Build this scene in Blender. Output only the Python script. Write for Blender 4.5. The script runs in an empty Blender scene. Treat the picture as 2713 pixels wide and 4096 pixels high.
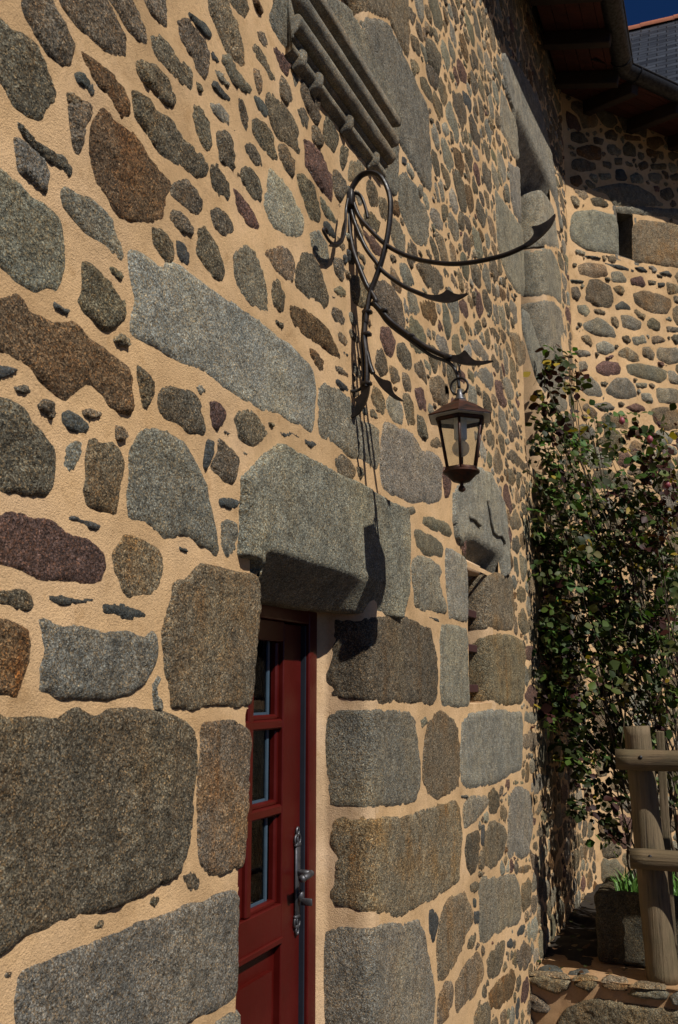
import bpy, math, random
import numpy as np
from mathutils import Vector, Matrix
from mathutils.geometry import delaunay_2d_cdt

# ------------------------------------------------------------------ camera, sky, sun
SC = bpy.context.scene
F = 3850.0; CX = 1356.5; CY = 2048.0; VX = 2930.0; VY = 2750.0      # measured perspective of the facade
PIT = math.atan((VY - CY) / F); PHI = math.atan((VX - CX) * math.cos(PIT) / F)
CAM = np.array([0.0, -1.2, 1.70])
HEAD = np.array([math.cos(PHI), math.sin(PHI), 0.0]); RIGHT = np.array([math.sin(PHI), -math.cos(PHI), 0.0])
FWD = HEAD * math.cos(PIT) + np.array([0, 0, math.sin(PIT)])
UP = -HEAD * math.sin(PIT) + np.array([0, 0, math.cos(PIT)])
cam = bpy.data.cameras.new("camera"); cam_o = bpy.data.objects.new("camera", cam); SC.collection.objects.link(cam_o)
cam.sensor_fit = 'VERTICAL'; cam.sensor_height = 24.0; cam.lens = F / 4096.0 * 24.0
cam.clip_start = 0.02; cam.clip_end = 3000.0
M = Matrix(((RIGHT[0], UP[0], -FWD[0], CAM[0]), (RIGHT[1], UP[1], -FWD[1], CAM[1]), (RIGHT[2], UP[2], -FWD[2], CAM[2]), (0, 0, 0, 1)))
cam_o.matrix_world = M
SC.camera = cam_o
cam.dof.use_dof = True; cam.dof.focus_distance = 4.2; cam.dof.aperture_fstop = 9.0

SUNV = np.array([0.48, 1.0, -1.22])                                   # direction the light travels
SUNV = SUNV / np.linalg.norm(SUNV)
world = bpy.data.worlds.new("World"); SC.world = world; world.use_nodes = True
wn = world.node_tree.nodes; wl = world.node_tree.links; wn.clear()
wo = wn.new("ShaderNodeOutputWorld"); bg = wn.new("ShaderNodeBackground"); sky = wn.new("ShaderNodeTexSky")
sky.sky_type = 'NISHITA'; sky.sun_disc = False
sky.sun_elevation = math.asin(-SUNV[2]); sky.sun_rotation = math.atan2(-SUNV[0], -SUNV[1])
sky.air_density = 0.6; sky.dust_density = 0.0; sky.ozone_density = 5.0; sky.altitude = 1200
bg.inputs["Strength"].default_value = 0.05
pol = wn.new("ShaderNodeMix"); pol.data_type = 'RGBA'; pol.blend_type = 'MULTIPLY'; pol.inputs[0].default_value = 1.0     # the photograph's deep polarised blue
pol.inputs[7].default_value = (.27, .55, .86, 1); wl.new(sky.outputs[0], pol.inputs[6]); wl.new(pol.outputs[2], bg.inputs[0]); wl.new(bg.outputs[0], wo.inputs[0])
sun = bpy.data.lights.new("sun", 'SUN'); sun.energy = 4.5; sun.angle = math.radians(0.5); sun.color = (1.0, 0.95, 0.88)
sun_o = bpy.data.objects.new("sun", sun); SC.collection.objects.link(sun_o)
sun_o.location = (-3, -8, 12); sun_o.rotation_euler = Vector(SUNV).to_track_quat('-Z', 'Y').to_euler()
SC.view_settings.view_transform = 'Standard'; SC.view_settings.look = 'None'
SC.view_settings.exposure = 0.0; SC.view_settings.gamma = 1.0

# ------------------------------------------------------------------ geometry of sight: where a traced outline meets a real plane
CROP = {'A': (0, 0, 1 / 1.568), 'B': (900, 0, 1 / 1.568), 'D': (0, 1000, 1 / 1.568), 'E': (900, 1000, 1 / 1.568), 'F': (1713, 1000, 1 / 1.568),
        'G': (0, 2000, 1 / 1.568), 'H': (900, 2000, 1 / 1.568), 'I': (900, 3096, 1 / 1.568), 'T': (1713, 2000, 1 / 1.568),
        'J': (1713, 3096, 1 / 1.568), 'K': (1713, 0, 1 / 1.568), 'O': (0, 0, 1.7302), 'U': (1100, 0, 1 / 2.613),
        'P': (1250, 650, .6378), 'Q': (1250, 1200, .5102), 'S': (0, 0, 1.0)}
def px(crop, pts):
    ox, oy, s = CROP[crop]
    return [(ox + x * s, oy + y * s) for x, y in pts]
def ray(x, y):
    d = FWD * F + RIGHT * (x - CX) - UP * (y - CY)
    return d / np.linalg.norm(d)
def hit(x, y, n, p0):
    n = np.array(n, float); r = ray(x, y)
    t = (n @ (np.array(p0, float) - CAM)) / (n @ r)
    return CAM + r * t
def parse(s):
    return [tuple(float(v) for v in q.split(',')) for q in s.split()]

# ------------------------------------------------------------------ noise
def _h(ix, iy, iz, seed):
    n = (ix * 374761393 + iy * 668265263 + iz * 2147483647 + seed * 144664 + 12345) & 0xFFFFFFFF
    n = ((n ^ (n >> 13)) * 1274126177) & 0xFFFFFFFF
    n = ((n ^ (n >> 16)) * 2246822519) & 0xFFFFFFFF
    return ((n ^ (n >> 15)) & 0xFFFF) / 65535.0
def vnoise(P, scale, seed=0):
    Q = np.asarray(P, float) * scale
    if Q.shape[1] == 2: Q = np.column_stack([Q, np.zeros(len(Q))])
    I = np.floor(Q).astype(np.int64); f = Q - I; f = f * f * (3 - 2 * f)
    r = 0
    for a in (0, 1):
        wa = f[:, 0] if a else 1 - f[:, 0]
        for b in (0, 1):
            wb = f[:, 1] if b else 1 - f[:, 1]
            for c in (0, 1):
                wc = f[:, 2] if c else 1 - f[:, 2]
                r = r + wa * wb * wc * _h(I[:, 0] + a, I[:, 1] + b, I[:, 2] + c, seed)
    return r * 2 - 1
def fbm(P, scale, octs=3, seed=0, gain=.5):
    r = 0; a = 1.0
    for k in range(octs):
        r = r + a * vnoise(P, scale * 2 ** k, seed + 17 * k); a *= gain
    return r

# ------------------------------------------------------------------ materials
def mat(name):
    m = bpy.data.materials.new(name); m.use_nodes = True
    nt = m.node_tree; nt.nodes.clear()
    out = nt.nodes.new("ShaderNodeOutputMaterial"); b = nt.nodes.new("ShaderNodeBsdfPrincipled")
    nt.links.new(b.outputs[0], out.inputs[0])
    return m, nt, b
def N(nt, t, **kw):
    n = nt.nodes.new(t)
    for k, v in kw.items():
        if k.startswith('i_'): n.inputs[k[2:].replace('_', ' ')].default_value = v
        else: setattr(n, k, v)
    return n
def ramp(nt, src, stops):
    r = nt.nodes.new("ShaderNodeValToRGB"); e = r.color_ramp.elements
    while len(e) < len(stops): e.new(.5)
    for el, (p, c) in zip(e, stops):
        el.position = p; el.color = (c[0], c[1], c[2], 1) if hasattr(c, '__len__') else (c, c, c, 1)
    nt.links.new(src, r.inputs[0]); return r
def mixc(nt, a, b, fac, mode='MIX'):
    m = nt.nodes.new("ShaderNodeMix"); m.data_type = 'RGBA'; m.blend_type = mode
    for i, v in ((6, a), (7, b)):
        if hasattr(v, 'is_output'): nt.links.new(v, m.inputs[i])
        else: m.inputs[i].default_value = (v[0], v[1], v[2], 1)
    if hasattr(fac, 'is_output'): nt.links.new(fac, m.inputs[0])
    else: m.inputs[0].default_value = fac
    return m.outputs[2]
def bump(nt, b, h, strength, dist, prev=None):
    n = nt.nodes.new("ShaderNodeBump"); n.inputs["Strength"].default_value = strength; n.inputs["Distance"].default_value = dist
    nt.links.new(h, n.inputs["Height"])
    if prev is not None: nt.links.new(prev, n.inputs["Normal"])
    nt.links.new(n.outputs[0], b.inputs["Normal"]); return n.outputs[0]

def granite_material():
    m, nt, b = mat("granite")
    tc = N(nt, "ShaderNodeTexCoord").outputs["Object"]
    at = N(nt, "ShaderNodeAttribute", attribute_name="tint")
    v1 = N(nt, "ShaderNodeTexVoronoi", i_Scale=290.0); nt.links.new(tc, v1.inputs["Vector"])
    v2 = N(nt, "ShaderNodeTexVoronoi", i_Scale=420.0); nt.links.new(tc, v2.inputs["Vector"])
    s1 = N(nt, "ShaderNodeSeparateColor"); nt.links.new(v1.outputs["Color"], s1.inputs[0])
    s2 = N(nt, "ShaderNodeSeparateColor"); nt.links.new(v2.outputs["Color"], s2.inputs[0])
    r1 = ramp(nt, s1.outputs[0], [(0, .18), (.25, .45), (.55, 1.0), (.85, 1.55), (1, 2.5)])
    r2 = ramp(nt, s2.outputs[0], [(0, .5), (.5, 1.0), (.92, 1.35), (1, 2.0)])
    ar = N(nt, "ShaderNodeAttribute", attribute_name="rough")
    k1 = N(nt, "ShaderNodeMath", operation='MULTIPLY_ADD', use_clamp=True); nt.links.new(ar.outputs["Fac"], k1.inputs[0]); k1.inputs[1].default_value = .70; k1.inputs[2].default_value = .12
    c = mixc(nt, at.outputs["Color"], mixc(nt, at.outputs["Color"], r1.outputs[0], 1.0, 'MULTIPLY'), k1.outputs[0])
    c = mixc(nt, c, mixc(nt, c, r2.outputs[0], 1.0, 'MULTIPLY'), .8)
    # warm feldspar grains
    rw = ramp(nt, s1.outputs[1], [(.62, 0.0), (.80, 1.0)])
    c = mixc(nt, c, mixc(nt, c, (1.25, .98, .70), 1.0, 'MULTIPLY'), rw.outputs[0])
    # broad weathering and rust patches
    n1 = N(nt, "ShaderNodeTexNoise", i_Scale=5.0, i_Detail=5.0, i_Roughness=.65); nt.links.new(tc, n1.inputs["Vector"])
    rr = ramp(nt, n1.outputs[0], [(.47, 0.0), (.64, 1.0)])
    mu = N(nt, "ShaderNodeMath", operation='MULTIPLY'); nt.links.new(rr.outputs[0], mu.inputs[0]); nt.links.new(at.outputs["Alpha"], mu.inputs[1])
    c = mixc(nt, c, mixc(nt, c, (1.08, .83, .54), 1.0, 'MULTIPLY'), mu.outputs[0])
    ms = N(nt, "ShaderNodeMapping"); ms.inputs["Scale"].default_value = (11, 11, 1.6); nt.links.new(tc, ms.inputs[0])
    n6 = N(nt, "ShaderNodeTexNoise", i_Scale=1.0, i_Detail=5.0, i_Roughness=.65); nt.links.new(ms.outputs[0], n6.inputs["Vector"])
    rs6 = ramp(nt, n6.outputs[0], [(.55, 0.0), (.66, .85)])
    m6 = N(nt, "ShaderNodeMath", operation='MULTIPLY'); nt.links.new(rs6.outputs[0], m6.inputs[0]); nt.links.new(at.outputs["Alpha"], m6.inputs[1])
    c = mixc(nt, c, mixc(nt, c, (.94, .71, .46), 1.0, 'MULTIPLY'), m6.outputs[0])
    n7 = N(nt, "ShaderNodeTexNoise", i_Scale=2.6, i_Detail=3.0, i_Roughness=.6); nt.links.new(tc, n7.inputs["Vector"])
    c = mixc(nt, c, ramp(nt, n7.outputs[0], [(.34, (.78, .80, .82)), (.5, (1, 1, 1)), (.66, (1.16, 1.12, 1.02))]).outputs[0], 1.0, 'MULTIPLY')
    n2 = N(nt, "ShaderNodeTexNoise", i_Scale=16.0, i_Detail=6.0, i_Roughness=.7); nt.links.new(tc, n2.inputs["Vector"])
    rb = ramp(nt, n2.outputs[0], [(.3, .58), (.5, 1.0), (.7, 1.36)])
    c = mixc(nt, c, rb.outputs[0], 1.0, 'MULTIPLY')
    nt.links.new(c, b.inputs["Base Color"])
    rg = ramp(nt, s2.outputs[1], [(0.0, .92), (.93, .8), (.97, .22)]); nt.links.new(rg.outputs[0], b.inputs["Roughness"])
    b.inputs["Specular IOR Level"].default_value = .35
    # grain relief, rougher where the stone was left unworked (attribute rough)
    n3 = N(nt, "ShaderNodeTexNoise", i_Scale=150.0, i_Detail=4.0, i_Roughness=.7); nt.links.new(tc, n3.inputs["Vector"])
    n5 = N(nt, "ShaderNodeTexNoise", i_Scale=62.0, i_Detail=3.0, i_Roughness=.6); nt.links.new(tc, n5.inputs["Vector"])
    pit = ramp(nt, n5.outputs[0], [(.30, 0.0), (.44, .8), (.6, 1.0)])
    r2_ = N(nt, "ShaderNodeMath", operation='POWER'); nt.links.new(ar.outputs["Fac"], r2_.inputs[0]); r2_.inputs[1].default_value = 2.2
    p2 = N(nt, "ShaderNodeMath", operation='MULTIPLY'); nt.links.new(pit.outputs[0], p2.inputs[0]); nt.links.new(r2_.outputs[0], p2.inputs[1])
    coarse = bump(nt, b, p2.outputs[0], 1.0, .016)
    h = N(nt, "ShaderNodeMath", operation='MULTIPLY'); nt.links.new(n3.outputs[0], h.inputs[0]); nt.links.new(ar.outputs["Fac"], h.inputs[1])
    h2 = N(nt, "ShaderNodeMath", operation='MULTIPLY_ADD'); nt.links.new(s1.outputs[2], h2.inputs[0]); h2.inputs[1].default_value = .16; nt.links.new(h.outputs[0], h2.inputs[2])
    bump(nt, b, h2.outputs[0], 1.0, .009, coarse)
    return m
def mortar_material(name="lime_mortar", col=(.645, .425, .222)):
    m, nt, b = mat(name)
    tc = N(nt, "ShaderNodeTexCoord").outputs["Object"]
    n1 = N(nt, "ShaderNodeTexNoise", i_Scale=3.0, i_Detail=6.0, i_Roughness=.6); nt.links.new(tc, n1.inputs["Vector"])
    n2 = N(nt, "ShaderNodeTexNoise", i_Scale=230.0, i_Detail=3.0, i_Roughness=.7); nt.links.new(tc, n2.inputs["Vector"])
    n3 = N(nt, "ShaderNodeTexNoise", i_Scale=85.0, i_Detail=5.0, i_Roughness=.8); nt.links.new(tc, n3.inputs["Vector"])
    d = [x * .80 for x in col]; l = [min(.9, x * 1.10) for x in col]
    c = ramp(nt, n1.outputs[0], [(.3, (d[0], d[1] * .97, d[2] * .93)), (.5, col), (.72, (l[0], l[1] * 1.03, l[2] * 1.12))]).outputs[0]
    n0 = N(nt, "ShaderNodeTexNoise", i_Scale=1.1, i_Detail=7.0, i_Roughness=.7); nt.links.new(tc, n0.inputs["Vector"])
    c = mixc(nt, c, ramp(nt, n0.outputs[0], [(.32, (.72, .71, .69)), (.5, (1, 1, 1)), (.66, (1.14, 1.13, 1.10))]).outputs[0], 1.0, 'MULTIPLY')
    n4 = N(nt, "ShaderNodeTexNoise", i_Scale=13.0, i_Detail=5.0, i_Roughness=.7); nt.links.new(tc, n4.inputs["Vector"])
    c = mixc(nt, c, ramp(nt, n4.outputs[0], [(.30, (.80, .76, .70)), (.44, (1, 1, 1)), (.62, (1, 1, 1)), (.72, (1.14, 1.15, 1.18))]).outputs[0], 1.0, 'MULTIPLY')
    c = mixc(nt, c, ramp(nt, n3.outputs[0], [(.30, .82), (.5, 1.0), (.7, 1.08)]).outputs[0], 1.0, 'MULTIPLY')
    c = mixc(nt, c, ramp(nt, n2.outputs[0], [(.25, .72), (.42, 1.0), (.66, 1.0), (.8, 1.15)]).outputs[0], 1.0, 'MULTIPLY')
    nt.links.new(c, b.inputs["Base Color"]); b.inputs["Roughness"].default_value = .95
    b.inputs["Specular IOR Level"].default_value = .15
    p = bump(nt, b, n3.outputs[0], .32, .009)
    bump(nt, b, n2.outputs[0], .8, .005, p)
    return m
def metal(name, col, rough, metallic=.6, spot=None):
    m, nt, b = mat(name)
    tc = N(nt, "ShaderNodeTexCoord").outputs["Object"]
    n1 = N(nt, "ShaderNodeTexNoise", i_Scale=38.0, i_Detail=5.0, i_Roughness=.65); nt.links.new(tc, n1.inputs["Vector"])
    c2 = spot or [x * .5 for x in col]
    nt.links.new(ramp(nt, n1.outputs[0], [(.42, col), (.60, c2)]).outputs[0], b.inputs["Base Color"])
    nt.links.new(ramp(nt, n1.outputs[0], [(.35, rough), (.65, min(1, rough + .25))]).outputs[0], b.inputs["Roughness"])
    b.inputs["Metallic"].default_value = metallic
    bump(nt, b, n1.outputs[0], .35, .003)
    return m
def paint(name, col, rough=.38, wear=0.0):
    m, nt, b = mat(name); b.inputs['Specular IOR Level'].default_value = .3
    tc = N(nt, "ShaderNodeTexCoord").outputs["Object"]
    n1 = N(nt, "ShaderNodeTexNoise", i_Scale=7.0, i_Detail=6.0, i_Roughness=.65); nt.links.new(tc, n1.inputs["Vector"])
    mp = N(nt, "ShaderNodeMapping"); mp.inputs["Scale"].default_value = (60, 60, 3); nt.links.new(tc, mp.inputs[0])
    n2 = N(nt, "ShaderNodeTexNoise", i_Scale=3.0, i_Detail=4.0); nt.links.new(mp.outputs[0], n2.inputs["Vector"])
    c = ramp(nt, n1.outputs[0], [(.3, [x * .8 for x in col]), (.7, [min(1, x * 1.12) for x in col])]).outputs[0]
    nt.links.new(c, b.inputs["Base Color"])
    nt.links.new(ramp(nt, n1.outputs[0], [(.3, rough - .08), (.7, rough + .15)]).outputs[0], b.inputs["Roughness"])
    bump(nt, b, n2.outputs[0], .12, .002)
    return m
def wood(name, col, dark, axis_scale):
    m, nt, b = mat(name)
    tc = N(nt, "ShaderNodeTexCoord").outputs["Object"]
    mp = N(nt, "ShaderNodeMapping"); mp.inputs["Scale"].default_value = axis_scale; nt.links.new(tc, mp.inputs[0])
    n1 = N(nt, "ShaderNodeTexNoise", i_Scale=1.0, i_Detail=6.0, i_Roughness=.7); nt.links.new(mp.outputs[0], n1.inputs["Vector"])
    n2 = N(nt, "ShaderNodeTexNoise", i_Scale=6.0, i_Detail=4.0); nt.links.new(tc, n2.inputs["Vector"])
    c = ramp(nt, n1.outputs[0], [(.30, dark), (.46, [x * .8 for x in col]), (.7, col)]).outputs[0]
    c = mixc(nt, c, ramp(nt, n2.outputs[0], [(.3, (.75, .8, .7)), (.65, (1.1, 1.05, 1.0))]).outputs[0], 1.0, 'MULTIPLY')
    nt.links.new(c, b.inputs["Base Color"]); b.inputs["Roughness"].default_value = .8
    bump(nt, b, n1.outputs[0], 1.0, .012)
    return m
def plain(name, col, rough=.6, metallic=0.0, spec=.5):
    m, nt, b = mat(name)
    tc = N(nt, "ShaderNodeTexCoord").outputs["Object"]
    n1 = N(nt, "ShaderNodeTexNoise", i_Scale=25.0, i_Detail=4.0); nt.links.new(tc, n1.inputs["Vector"])
    nt.links.new(ramp(nt, n1.outputs[0], [(.3, [x * .85 for x in col]), (.7, [min(1, x * 1.1) for x in col])]).outputs[0], b.inputs["Base Color"])
    b.inputs["Roughness"].default_value = rough; b.inputs["Metallic"].default_value = metallic; b.inputs["Specular IOR Level"].default_value = spec
    return m
def clear_glass(name, dark=0.0):
    m = bpy.data.materials.new(name); m.use_nodes = True; nt = m.node_tree; nt.nodes.clear()
    out = nt.nodes.new("ShaderNodeOutputMaterial"); tr = nt.nodes.new("ShaderNodeBsdfTransparent"); gl = nt.nodes.new("ShaderNodeBsdfGlossy")
    fr = nt.nodes.new("ShaderNodeFresnel"); mx = nt.nodes.new("ShaderNodeMixShader")
    fr.inputs[0].default_value = 1.45; gl.inputs["Roughness"].default_value = .03
    tr.inputs[0].default_value = (.97 - dark, .98 - dark, .975 - dark, 1)
    nt.links.new(fr.outputs[0], mx.inputs[0]); nt.links.new(tr.outputs[0], mx.inputs[1]); nt.links.new(gl.outputs[0], mx.inputs[2])
    nt.links.new(mx.outputs[0], out.inputs[0]); return m
def leaf_material():
    m, nt, b = mat("rose_leaf")
    at = N(nt, "ShaderNodeAttribute", attribute_name="tint")
    nt.links.new(at.outputs["Color"], b.inputs["Base Color"]); b.inputs["Roughness"].default_value = .5; b.inputs["Specular IOR Level"].default_value = .2
    tl = nt.nodes.new("ShaderNodeBsdfTranslucent"); mx = nt.nodes.new("ShaderNodeMixShader"); mx.inputs[0].default_value = .22
    c = mixc(nt, at.outputs["Color"], (1.4, 1.6, .6), 1.0, 'MULTIPLY'); nt.links.new(c, tl.inputs[0])
    out = [n for n in nt.nodes if n.type == 'OUTPUT_MATERIAL'][0]
    nt.links.new(b.outputs[0], mx.inputs[1]); nt.links.new(tl.outputs[0], mx.inputs[2]); nt.links.new(mx.outputs[0], out.inputs[0])
    return m
def slate_material():
    m, nt, b = mat("roof_slate")
    tc = N(nt, "ShaderNodeTexCoord").outputs["Object"]
    br = N(nt, "ShaderNodeTexBrick", i_Scale=1.0); br.offset = .5
    br.inputs["Color1"].default_value = (.012, .015, .021, 1); br.inputs["Color2"].default_value = (.046, .053, .066, 1); br.inputs["Mortar"].default_value = (.003, .004, .005, 1)
    br.inputs["Mortar Size"].default_value = .016; br.inputs["Mortar Smooth"].default_value = .3; br.inputs["Brick Width"].default_value = .30; br.inputs["Row Height"].default_value = .20
    at = N(nt, "ShaderNodeAttribute", attribute_name="roofuv"); nt.links.new(at.outputs["Vector"], br.inputs["Vector"])
    n1 = N(nt, "ShaderNodeTexNoise", i_Scale=3.0, i_Detail=5.0); nt.links.new(tc, n1.inputs["Vector"])
    c = mixc(nt, br.outputs["Color"], ramp(nt, n1.outputs[0], [(.3, .7), (.7, 1.4)]).outputs[0], 1.0, 'MULTIPLY')
    nt.links.new(c, b.inputs["Base Color"]); b.inputs["Roughness"].default_value = .5
    inv = N(nt, "ShaderNodeMath", operation='SUBTRACT'); inv.inputs[0].default_value = 1.0; nt.links.new(br.outputs["Fac"], inv.inputs[1])
    bump(nt, b, inv.outputs[0], .8, .02)
    return m

MAT = {}
MAT['granite'] = granite_material()
MAT['mortar'] = mortar_material()
MAT['plaster'] = mortar_material("plaster", (.66, .455, .265))
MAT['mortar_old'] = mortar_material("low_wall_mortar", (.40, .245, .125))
MAT['iron'] = metal("wrought_iron", (.0065, .0055, .005), .36, .15, (.018, .010, .007))
MAT['copper'] = metal("rusty_copper", (.030, .017, .012), .42, .45, (.080, .027, .013))
MAT['zinc'] = metal("dark_zinc", (.045, .045, .048), .40, .7)
MAT['pewter'] = metal("pewter", (.16, .16, .17), .38, .8)
MAT['red'] = paint("red_paint", (.070, .0046, .003), .36)
MAT['redbar'] = paint("dull_red_paint", (.055, .022, .022), .55)
MAT['soffit'] = wood("red_cedar_board", (.085, .018, .009), (.04, .008, .004), (30, 2, 30))
MAT['beam'] = wood("dark_beam", (.030, .016, .010), (.014, .008, .006), (10, 3, 10))
MAT['post'] = wood("weathered_post", (.19, .14, .080), (.045, .030, .017), (55, 55, 2.2))
MAT['rail'] = wood("weathered_rail", (.165, .118, .062), (.04, .027, .014), (55, 2.2, 55))
MAT['glass'] = clear_glass("clear_glass")
MAT['darkglass'] = clear_glass("window_glass", .35)
MAT['room'] = plain("dark_room", (.012, .010, .009), .9)
MAT['blue'] = plain("pane_sky_reflection", (.045, .080, .115), .5)  # flat blue standing in for sky reflected at the pane edges
MAT['seal'] = plain("rubber_seal", (.012, .016, .026), .6)
MAT['white'] = plain("white_enamel", (.85, .84, .80), .5)
MAT['bulb'] = plain("frosted_bulb", (.88, .87, .84), .25)
def frosted():
    m = bpy.data.materials.new("frosted_glass"); m.use_nodes = True; nt = m.node_tree; nt.nodes.clear()
    out = nt.nodes.new("ShaderNodeOutputMaterial"); a = nt.nodes.new("ShaderNodeBsdfTransparent"); t = nt.nodes.new("ShaderNodeBsdfTranslucent"); d = nt.nodes.new("ShaderNodeBsdfDiffuse")
    m1 = nt.nodes.new("ShaderNodeMixShader"); m2 = nt.nodes.new("ShaderNodeMixShader"); t.inputs[0].default_value = (.9, .9, .88, 1); d.inputs[0].default_value = (.85, .85, .82, 1); a.inputs[0].default_value = (.95, .95, .93, 1)
    m1.inputs[0].default_value = .5; m2.inputs[0].default_value = .62
    nt.links.new(t.outputs[0], m1.inputs[1]); nt.links.new(d.outputs[0], m1.inputs[2]); nt.links.new(a.outputs[0], m2.inputs[1]); nt.links.new(m1.outputs[0], m2.inputs[2]); nt.links.new(m2.outputs[0], out.inputs[0]); return m
MAT['bulb'] = frosted()
MAT['cable'] = plain("black_cable", (.018, .021, .024), .45)
MAT['leaf'] = leaf_material()
MAT['stem'] = plain("rose_cane", (.085, .060, .034), .7)
MAT['petal'] = plain("pink_bud", (.30, .06, .08), .5)
MAT['soil'] = plain("soil", (.022, .016, .010), .95)
MAT['gravel'] = mortar_material("dark_gravel", (.060, .052, .042))
MAT['slate'] = slate_material()
MAT['terracotta'] = plain("terracotta", (.42, .13, .055), .75)
MAT['grass'] = plain("grass_blade", (.09, .20, .03), .5)

# ------------------------------------------------------------------ objects
COL = SC.collection
def tag(o, label=None, cat=None, group=None, kind=None):
    if label: o['label'] = label
    if cat: o['category'] = cat
    if group: o['group'] = group
    if kind: o['kind'] = kind
    return o
def thing(name, label, cat, loc, group=None):
    o = bpy.data.objects.new(name, None); COL.objects.link(o); o.location = loc; o.empty_display_size = .1
    o['loc0'] = list(loc)
    return tag(o, label, cat, group)
def origin(o):
    p = np.zeros(3)
    while o is not None:
        p = p + np.array(o.location); o = o.parent
    return p
class MB:
    """collects geometry given in world coordinates and links it as ONE mesh object"""
    def __init__(s): s.v = []; s.f = []; s.tint = []; s.rough = []; s.uv = []; s.mi = []; s.hasuv = False
    def add(s, v, f, tint=(.2, .2, .2, 0.), rough=.5, mi=0, uv=None):
        o = len(s.v); s.v.extend([tuple(map(float, q)) for q in v])
        s.f.extend([tuple(int(i) + o for i in q) for q in f]); s.mi.extend([mi] * len(f))
        t = np.asarray(tint, float)
        if t.ndim == 1: s.tint.extend([tuple(t)] * len(v))
        else: s.tint.extend([tuple(q) for q in t])
        s.rough.extend([rough] * len(v))
        if uv is not None: s.hasuv = True; s.uv.extend(uv)
        else: s.uv.extend([(0, 0, 0)] * len(v))
    def box(s, c, h, R=None, bevel=0.0, **kw):
        c = np.array(c, float); h = np.array(h, float); R = np.eye(3) if R is None else np.array(R, float)
        if bevel <= 0:
            P = [(x, y, z) for x in (-1, 1) for y in (-1, 1) for z in (-1, 1)]
            v = [c + R @ (np.array(p) * h) for p in P]
            f = [(0, 1, 3, 2), (4, 6, 7, 5), (0, 4, 5, 1), (2, 3, 7, 6), (0, 2, 6, 4), (1, 5, 7, 3)]
        else:
            b = min(bevel, .49 * h.min() * 2); v = []; f = []
            idx = {}
            for sx in (-1, 1):
                for sy in (-1, 1):
                    for sz in (-1, 1):
                        for ax in range(3):
                            p = np.array((sx, sy, sz), float) * h - np.array((sx, sy, sz)) * b
                            p[ax] = (sx, sy, sz)[ax] * h[ax]
                            idx[(sx, sy, sz, ax)] = len(v); v.append(c + R @ p)
            S = (-1, 1)
            for ax in range(3):
                for sg in S:
                    q = []
                    for (u, w) in ((-1, -1), (1, -1), (1, 1), (-1, 1)):
                        k = [0, 0, 0]; k[ax] = sg; k[(ax + 1) % 3] = u; k[(ax + 2) % 3] = w
                        q.append(idx[(k[0], k[1], k[2], ax)])
                    f.append(q if sg > 0 else q[::-1])
            for ax in range(3):
                a1, a2 = (ax + 1) % 3, (ax + 2) % 3
                for u in S:
                    for w in S:
                        k0 = [0, 0, 0]; k0[ax] = -1; k0[a1] = u; k0[a2] = w; k1 = list(k0); k1[ax] = 1
                        q = [idx[(*k0, a1)], idx[(*k1, a1)], idx[(*k1, a2)], idx[(*k0, a2)]]
                        f.append(q[::-1] if u * w > 0 else q)
            for sx in S:
                for sy in S:
                    for sz in S:
                        q = [idx[(sx, sy, sz, a)] for a in range(3)]
                        f.append(q if sx * sy * sz > 0 else q[::-1])
        s.add(v, f, **kw)
    def tube(s, pts, rad, n=10, flat=None, cap=True, **kw):
        """round or flat bar along pts; flat = (half width along binormal axis, that axis)"""
        P = [np.array(p, float) for p in pts]; m = len(P)
        rad = [rad] * m if not hasattr(rad, '__len__') else rad
        v = []; f = []; prev = None
        for i in range(m):
            t = P[min(i + 1, m - 1)] - P[max(i - 1, 0)]; t /= (np.linalg.norm(t) + 1e-9)
            if flat is not None: b = np.array(flat[1], float); b = b - t * (b @ t)
            elif prev is None: b = np.cross(t, (0, 0, 1)) if abs(t[2]) < .9 else np.cross(t, (1, 0, 0))
            else: b = prev - t * (prev @ t)
            b /= (np.linalg.norm(b) + 1e-9); prev = b; c = np.cross(t, b)
            w = flat[0] if flat is not None else rad[i]
            for k in range(n):
                a = 2 * math.pi * k / n
                v.append(P[i] + b * math.cos(a) * w + c * math.sin(a) * rad[i])
        for i in range(m - 1):
            for k in range(n):
                f.append((i * n + k, i * n + (k + 1) % n, (i + 1) * n + (k + 1) % n, (i + 1) * n + k))
        if cap:
            f.append(tuple(range(n))[::-1]); f.append(tuple((m - 1) * n + k for k in range(n)))
        s.add(v, f, **kw)
    def lathe(s, c, prof, n=16, phase=0.0, **kw):
        """prof = [(r, z)] upwards around a vertical axis through c"""
        v = []; f = []
        for r, z in prof:
            for k in range(n):
                a = 2 * math.pi * k / n + phase
                v.append((c[0] + r * math.cos(a), c[1] + r * math.sin(a), c[2] + z))
        for i in range(len(prof) - 1):
            for k in range(n):
                f.append((i * n + k, i * n + (k + 1) % n, (i + 1) * n + (k + 1) % n, (i + 1) * n + k))
        f.append(tuple(range(n))[::-1]); f.append(tuple((len(prof) - 1) * n + k for k in range(n)))
        s.add(v, f, **kw)
    def prism(s, poly, d, **kw):
        """poly = 3-D outline, d = thickness vector (centred)"""
        d = np.array(d, float); n = len(poly); P = [np.array(p, float) for p in poly]
        v = [p - d / 2 for p in P] + [p + d / 2 for p in P]
        f = [tuple(range(n))[::-1], tuple(range(n, 2 * n))] + [(i, (i + 1) % n, (i + 1) % n + n, i + n) for i in range(n)]
        s.add(v, f, **kw)
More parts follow.
